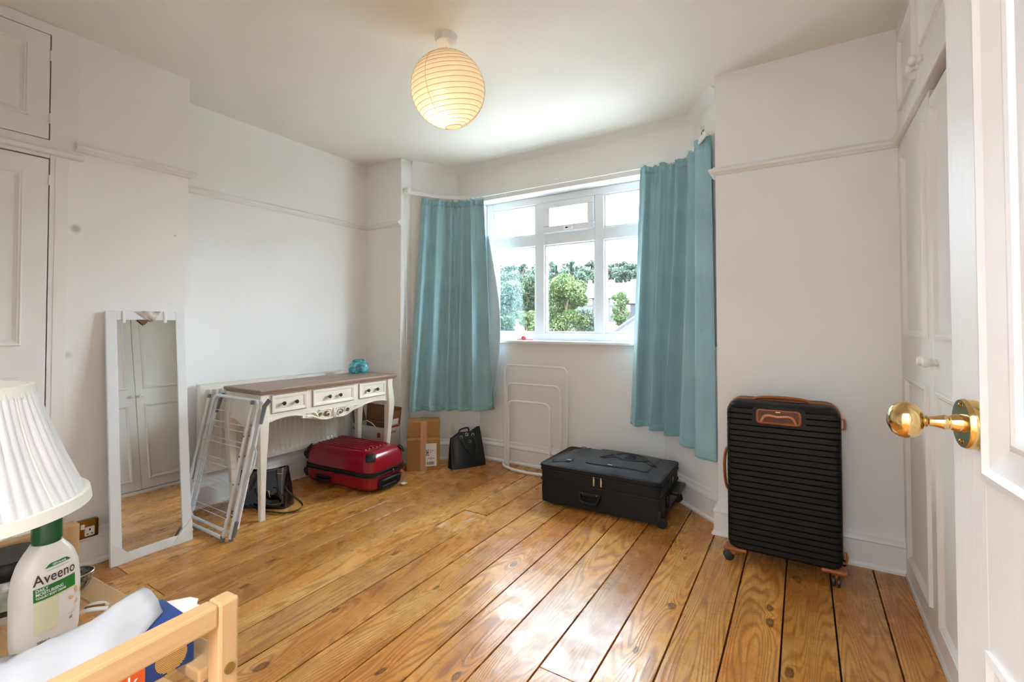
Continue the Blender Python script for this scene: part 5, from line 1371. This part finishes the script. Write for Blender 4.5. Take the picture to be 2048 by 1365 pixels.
MB().prism_to([(QX0 + .004, QY1 - .002), (QX1 - .012, QY1 - .002), (QX1 - .018, QY1 + .030), (QX0 + .03, QY1 + .022), (QX0 + .016, QY1 + .03), (QX0 + .006, QY1 + .026)], .0012, lambda a, b, c: (a, b, QH - .004 - (b - QY1) * .25 + c)).build('torn_flap', paper_m, bxo, local=True)
tis = mat('tissue_paper', (184, 184, 186), rough=.9, var=.01)
rt = random.Random(5)
jit = [[rt.uniform(-1, 1) for _ in range(12)] for _ in range(24)]
def tri(t): return abs((t % 1.0) * 2 - 1)
def tissue(u, v):
    y = -.075 + .172 * u
    wid = .086 * (1 - .55 * max(0, u - .74) / .26)
    x = -.033 + wid * v + .004 * math.sin(5 * u)
    z = QH + .0025 + .010 * (1 - tri(v * 1.0 + .18)) * (.5 + .5 * u) + .006 * tri(3.3 * u + .9 * v) * (.4 + v) + .012 * max(0, u - .80) / .20 * (1 - v)
    z += .0016 * jit[int(u * 17)][int(v * 8)]
    z -= .013 * max(0, v - .8) / .2
    yy = y + .020 * v * (u - .3) + .010 * max(0, u - .85) / .15 * (1 - v)
    return (x, yy, max(z, QH + .0012) if x < QX1 else z)
MB().grid(tissue, 18, 9).build('tissue', tis, tbx, local=True, smooth=35, solid=.0006, fixn=False)

hcp = thing('hair_clip', 'white hair claw clip with gold bar on the pine slats', 'hair clip', (-.762, .229, SZ), rotz=.9)
MB().tube(catmull([(-.013, -.003, .003), (-.005, -.005, .006), (.005, -.005, .006), (.014, -.002, .003)], 5), .0026, 8, r2=.7).tube(catmull([(-.013, .006, .003), (-.005, .008, .006), (.005, .008, .006), (.012, .005, .003)], 5), .0026, 8, r2=.7).build('clip_body', MATS['white_plastic'], hcp, local=True, smooth=60)
MB().rbox(-.011, .011, -.001, .003, .006, .008, .0008, 1).build('gold_bar', MATS['antique_brass'], hcp, local=True)
sb = thing('mesh_strainer', 'small silver mesh bowl beside the lotion bottle', 'bowl', (-.848, .234, SZ))
MB().lathe([(.0001, .0), (.007, .0), (.014, .005), (.0175, .012), (.019, .022), (.018, .022), (.0165, .012), (.013, .006), (.0001, .002)], 30).build('mesh_bowl', mat('silver_mesh', (150, 146, 140), rough=.4, metal=.8, var=.5, vscale=260), sb, local=True, smooth=50)
MB().tube([(.0188 * math.cos(a), .0188 * math.sin(a), .0228) for a in [2 * PI * k / 32 for k in range(32)]], .0012, 6, closed=True).build('rim', MATS['steel'], sb, local=True, smooth=60)
gd = thing('glass_dish', 'shallow grey glass dish in front of the lotion bottle', 'dish', (-.682, .128, SZ))
MB().lathe([(.0001, 0), (.017, 0), (.025, .008), (.028, .018), (.0268, .018), (.023, .010), (.016, .003), (.0001, .003)], 36).build('dish_body', mat('grey_glass', (176, 174, 170), rough=.15, trans=.6, var=.04), gd, local=True, smooth=50)
# ================================================================== OUTSIDE
NPR = np.random.default_rng(7)
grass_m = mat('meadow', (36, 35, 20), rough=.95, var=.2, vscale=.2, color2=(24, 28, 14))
def terrain_z(x, y):
    d = max(0.0, y - 6)
    return -3.2 + min(d, 30) * .105 + max(0, min(d, 60) - 30) * .03 + max(0, min(d, 84) - 60) * .06 + max(0, d - 84) * .2
gm = MB()
gy = [4.2, 8, 14, 20, 28, 36, 46, 66, 78, 90, 110, 130, 160, 200]
gx = [-190, -140, -100, -80, -60, -45, -30, -20, -10, 0, 12, 30, 60]
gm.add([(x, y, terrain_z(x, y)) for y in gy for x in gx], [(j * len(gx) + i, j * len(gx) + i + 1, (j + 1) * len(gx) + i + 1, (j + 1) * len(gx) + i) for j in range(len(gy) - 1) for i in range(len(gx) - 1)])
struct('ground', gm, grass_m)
struct('bounce_slab', MB().box(-24, 16, 3.85, 12.5, -3.4, -2.55), mat('pale_bounce', (152, 151, 149), rough=.9, var=.06, vscale=.8, bump=.2, bscale=12))  # unseen pale slab added to bounce daylight up onto the ceiling

def leaf_mat(name, c1, c2, c3):
    m = bpy.data.materials.new(name); m.use_nodes = True
    T = NT(m); b = T.n['Principled BSDF']; out = T.n['Material Output']; tcx = T.new('ShaderNodeTexCoord')
    nz = T.new('ShaderNodeTexNoise', ins={'Vector': tcx.outputs['Object'], 'Scale': 1.1, 'Detail': 5.0, 'Roughness': .7})
    cc = T.ramp(nz.outputs['Fac'], [(.3, lin(c1)), (.5, lin(c2)), (.72, lin(c3))])
    T.link(cc, b.inputs['Base Color']); b.inputs['Roughness'].default_value = .6
    tl_ = T.new('ShaderNodeBsdfTranslucent', ins={0: cc}); mx = T.new('ShaderNodeMixShader', ins={0: .3, 1: b.outputs[0], 2: tl_.outputs[0]}); T.link(mx.outputs[0], out.inputs[0])
    return m
LM = [leaf_mat('leaf_green', (14, 26, 10), (28, 46, 16), (52, 70, 26)),
      leaf_mat('leaf_blue_green', (26, 38, 32), (44, 58, 44), (64, 78, 58)),
      leaf_mat('leaf_bright', (30, 44, 14), (50, 66, 22), (74, 86, 36)),
      leaf_mat('leaf_far', (36, 50, 42), (50, 66, 52), (64, 80, 58)),
      leaf_mat('leaf_conifer', (18, 32, 26), (30, 46, 36), (42, 58, 42))]
bark = mat('bark', (74, 60, 46), rough=.9)
def tree(name, label, base, height, width, mt, nleaf, leaf, kind='round', group=None, trunk=True, seed=0):
    rs = np.random.default_rng(seed + 100)
    root = thing(name, label, 'tree', base, group=group)
    nb_ = 26 if nleaf > 3000 else 10
    if kind == 'round':
        th = rs.uniform(0, 2 * PI, nb_); rr_ = np.sqrt(rs.uniform(0, 1, nb_)) * width * .36
        hz_ = rs.uniform(.18, .86, nb_)
        rr_ *= np.sqrt(np.clip(1 - ((hz_ - .45) / .56) ** 2, .05, 1))
        cen = np.stack([rr_ * np.cos(th), rr_ * np.sin(th), hz_ * height], 1)
        rad_ = rs.uniform(.16, .30, nb_) * width * .72
        idx = rs.integers(0, nb_, nleaf)
        d_ = rs.normal(size=(nleaf, 3)); d_ /= np.linalg.norm(d_, axis=1)[:, None]
        pos = cen[idx] + d_ * (rad_[idx] * rs.uniform(.72, 1.04, nleaf))[:, None] * np.array([1, 1, .85])
    else:
        t = rs.uniform(0, 1, nleaf) ** .8
        r_ = width * .5 * (1 - t) * (0.7 + .3 * np.cos(t * 40)) * rs.uniform(.5, 1, nleaf)
        a = rs.uniform(0, 2 * PI, nleaf)
        pos = np.stack([r_ * np.cos(a), r_ * np.sin(a), (.06 + .94 * t) * height], 1)
    pos[:, 2] = np.clip(pos[:, 2], .05, None)
    a1 = rs.normal(size=(nleaf, 3)); a1 /= np.linalg.norm(a1, axis=1)[:, None]
    a2 = rs.normal(size=(nleaf, 3)); a2 -= a1 * (a1 * a2).sum(1)[:, None]; a2 /= np.linalg.norm(a2, axis=1)[:, None]
    s_ = leaf * rs.uniform(.6, 1.3, nleaf)[:, None]
    V = np.stack([pos - a1 * s_, pos + a2 * s_ * .55, pos + a1 * s_, pos - a2 * s_ * .55], 1).reshape(-1, 3)
    me = bpy.data.meshes.new('foliage')
    me.vertices.add(len(V)); me.vertices.foreach_set('co', V.astype(np.float32).ravel())
    me.loops.add(4 * nleaf); me.loops.foreach_set('vertex_index', np.arange(4 * nleaf, dtype=np.int32))
    me.polygons.add(nleaf); me.polygons.foreach_set('loop_start', np.arange(0, 4 * nleaf, 4, dtype=np.int32))
    me.update(calc_edges=True); me.validate()
    me.materials.append(mt)
    o = bpy.data.objects.new('foliage', me); COL.objects.link(o); o.parent = root; o['kind'] = 'stuff'
    if trunk:
        tk_ = MB().tube([(0, 0, -1.5), (.03 * width, 0, height * .3), (-.02 * width, .02 * width, height * .62)], [width * .055, width * .04, width * .015], 7)
        for k in range(4):
            a = k * 1.7 + seed
            tk_.tube([(0, 0, height * (.2 + .08 * k)), (math.cos(a) * width * .16, math.sin(a) * width * .16, height * (.42 + .07 * k)), (math.cos(a) * width * .28, math.sin(a) * width * .28, height * (.56 + .06 * k))], [width * .022, width * .014, width * .006], 5)
        tk_.build('trunk', bark, root, local=True, smooth=60)
    return root
G = 'trees outside the window'
def tz(x, y): return terrain_z(x, y) - .3
near = [('willow_tree', 'pale bluish willow like tree outside the window', (-22.2, 34.2), 6.9, 4.0, 1, 15000, .10, 'round'),
        ('leafy_tree', 'dense mid green tree between the willow and the broad bright tree', (-21.4, 38.2), 6.2, 3.4, 0, 13000, .11, 'round'),
        ('broad_tree', 'broad bright green tree at the middle of the window view', (-16.3, 34.4), 5.7, 4.6, 2, 20000, .10, 'round'),
        ('slender_tree', 'slender light green tree in front of the terraced houses', (-19.9, 58.2), 7.4, 2.8, 2, 6000, .12, 'round'),
        ('garden_shrub', 'low round garden shrub beside the broad bright tree', (-17.6, 41.5), 2.6, 2.4, 1, 4000, .09, 'round'),
        ('hedge_bush', 'dark leafy bush under the willow like tree', (-19.3, 30.0), 3, 2.4, 0, 6000, .09, 'round'),
        ('hedge_bush', 'mid green bush between the willow and the dense tree', (-17.3, 30.0), 3, 1.7, 2, 6000, .09, 'round'),
        ('hedge_bush', 'tall light green shrub behind the broad bright tree', (-16.0, 38.6), 3, 3.4, 1, 6000, .09, 'round'),
        ('garden_tree', 'small light green garden tree in front of the white rendered house', (-26.5, 62.0), 4, 4.0, 2, 5000, .14, 'round')]
for i, (n, lb_, (x, y), h, wd_, mi_, nl, ls, kd) in enumerate(near):
    z = terrain_z(x, y) - .2
    toph = {0: 6.7, 1: 6.2, 2: 5.45, 3: 5.7, 4: 2.1, 5: 2.1, 6: 2.4, 7: 2.6, 8: 3.4}[i]
    tree(n, lb_, (x, y, z), toph - z, wd_, LM[mi_], nl, ls, kd, None, True, i)
far = [(-60.4, 132.0, 20.4, 4.0, 'cone', 4), (-66.5, 134.0, 20.0, 3.6, 'cone', 4)]
for row in range(5):
    for k in range(11):
        t = (k + .5 * (row % 2)) / 10.5
        x = -116 + 76 * t - 5.5 * row + 1.2 * math.sin(k * 2.1 + row)
        y = 126 + 34 * t + 10.5 * row + 1.5 * math.sin(k * 1.3 + 2 * row)
        dep = -.528 * x + .849 * y
        zt = 1.2 + dep * (.106 + .006 * row + .012 * math.sin(k * 3.7 + row) ** 2)
        far.append((x, y, zt, 7.5 + .3 * math.sin(k * 5.1), 'round', 3 if (k + row) % 3 else 4))
for i, (x, y, zt, wd_, kd, mi_) in enumerate(far):
    z = terrain_z(x, y) - .3
    tree('hillside_tree', 'conifer on the wooded hillside beyond the houses' if kd == 'cone' else 'round leafy tree on the wooded hillside beyond the houses', (x, y, z), zt - z, wd_, LM[mi_], 2600, .36, kd, 'conifers on the hillside' if kd == 'cone' else 'leafy trees on the hillside', True, 20 + i)
mid = [(-48.9, 99, 11.6, 6.5, 0), (-43.3, 90, 8.7, 5.0, 0), (-57, 96, 11.5, 7, 3), (-52, 88, 8.5, 6, 0), (-66, 98, 12.5, 8, 3), (-74, 104, 14, 8, 3), (-58.5, 114, 13.5, 6, 3), (-54, 106, 13, 7, 0), (-62, 88, 9.0, 7, 0), (-73.5, 90, 10.5, 8, 0), (-40, 100, 9.5, 4.5, 0)]
for i, (x, y, zt, wd_, mi_) in enumerate(mid):
    z = terrain_z(x, y) - .3
    tree('midslope_tree', 'round tree on the slope below the wooded hillside', (x, y, z), zt - z, wd_, LM[mi_], 4500, .26, 'round', 'trees on the lower slope', True, 60 + i)

# houses
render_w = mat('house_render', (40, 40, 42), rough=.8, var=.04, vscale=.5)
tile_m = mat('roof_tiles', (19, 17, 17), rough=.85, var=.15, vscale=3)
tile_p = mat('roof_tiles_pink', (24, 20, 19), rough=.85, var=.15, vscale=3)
pane_m = mat('house_glass', (70, 78, 88), rough=.1)
bri = mat('chimney_brick', (132, 84, 62), rough=.9, var=.15)
def house(label, loc, rz, L, D, H, RH, wallm, roofm, wins, group=None):
    r = thing('house', label, 'house', loc, rz, group)
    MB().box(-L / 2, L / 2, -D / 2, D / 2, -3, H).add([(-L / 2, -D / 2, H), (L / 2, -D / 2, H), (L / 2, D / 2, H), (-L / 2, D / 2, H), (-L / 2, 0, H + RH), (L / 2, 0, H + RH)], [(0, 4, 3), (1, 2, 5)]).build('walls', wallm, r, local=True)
    o_ = .35
    for s_ in (-1, 1):
        sl_ = RH / (D / 2)
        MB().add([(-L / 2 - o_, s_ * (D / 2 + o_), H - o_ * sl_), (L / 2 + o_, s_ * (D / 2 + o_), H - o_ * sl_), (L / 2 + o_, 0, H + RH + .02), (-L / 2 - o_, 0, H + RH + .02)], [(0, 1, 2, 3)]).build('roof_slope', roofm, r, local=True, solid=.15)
    MB().box(L * .22, L * .22 + .9, -.4, .4, H + RH - .6, H + RH + .9).build('chimney', bri, r, local=True)
    for (x, z, w_, h_) in wins:
        f_ = MB().box(x - w_ / 2 - .1, x + w_ / 2 + .1, -D / 2 - .06, -D / 2 + .02, z - h_ / 2 - .1, z + h_ / 2 + .1).build('window_frame', UP, r, local=True)
        MB().box(x - w_ / 2, x - .04, -D / 2 - .09, -D / 2 - .05, z - h_ / 2, z + h_ / 2).box(x + .04, x + w_ / 2, -D / 2 - .09, -D / 2 - .05, z - h_ / 2, z + h_ / 2).build('window_pane', pane_m, f_, local=True)
    return r
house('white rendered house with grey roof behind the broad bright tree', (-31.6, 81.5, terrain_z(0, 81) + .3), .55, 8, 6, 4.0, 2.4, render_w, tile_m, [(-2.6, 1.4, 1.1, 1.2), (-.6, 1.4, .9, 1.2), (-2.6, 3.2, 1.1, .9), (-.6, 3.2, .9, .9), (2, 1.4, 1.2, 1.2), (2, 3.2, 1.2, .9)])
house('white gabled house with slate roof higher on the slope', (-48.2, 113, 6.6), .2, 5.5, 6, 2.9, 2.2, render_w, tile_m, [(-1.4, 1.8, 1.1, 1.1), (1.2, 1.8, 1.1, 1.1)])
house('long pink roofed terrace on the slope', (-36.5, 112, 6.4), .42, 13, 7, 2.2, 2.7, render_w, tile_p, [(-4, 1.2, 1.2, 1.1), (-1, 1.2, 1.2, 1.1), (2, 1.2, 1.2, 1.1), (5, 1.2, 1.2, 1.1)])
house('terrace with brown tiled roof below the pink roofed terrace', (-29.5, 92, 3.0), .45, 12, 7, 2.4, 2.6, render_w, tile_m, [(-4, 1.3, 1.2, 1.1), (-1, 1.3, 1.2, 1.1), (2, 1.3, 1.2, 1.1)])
# neighbouring hipped roof
nh = thing('neighbour_house', 'nearby house with a hipped tiled roof seen low through the window', 'house', (-2.6, 16.2, -3.2))
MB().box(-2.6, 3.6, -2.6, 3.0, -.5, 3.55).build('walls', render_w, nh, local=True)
ex0, ex1, ey0, ey1, ez, az = -3.0, 4.0, -3.0, 3.4, 3.55, 6.35
A_, B_ = (.2, .2, az), (.8, .2, az)
c4 = [(ex0, ey0, ez), (ex1, ey0, ez), (ex1, ey1, ez), (ex0, ey1, ez)]
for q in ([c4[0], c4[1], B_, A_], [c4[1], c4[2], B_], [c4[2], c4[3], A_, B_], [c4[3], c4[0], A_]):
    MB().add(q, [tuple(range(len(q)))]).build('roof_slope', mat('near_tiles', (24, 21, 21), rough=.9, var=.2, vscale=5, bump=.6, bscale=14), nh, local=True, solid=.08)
for p, q in ((c4[0], A_), (c4[1], B_), (c4[2], B_), (c4[3], A_)): MB().tube([p, q], .09, 8).build('hip_tiles', tile_m, nh, local=True)
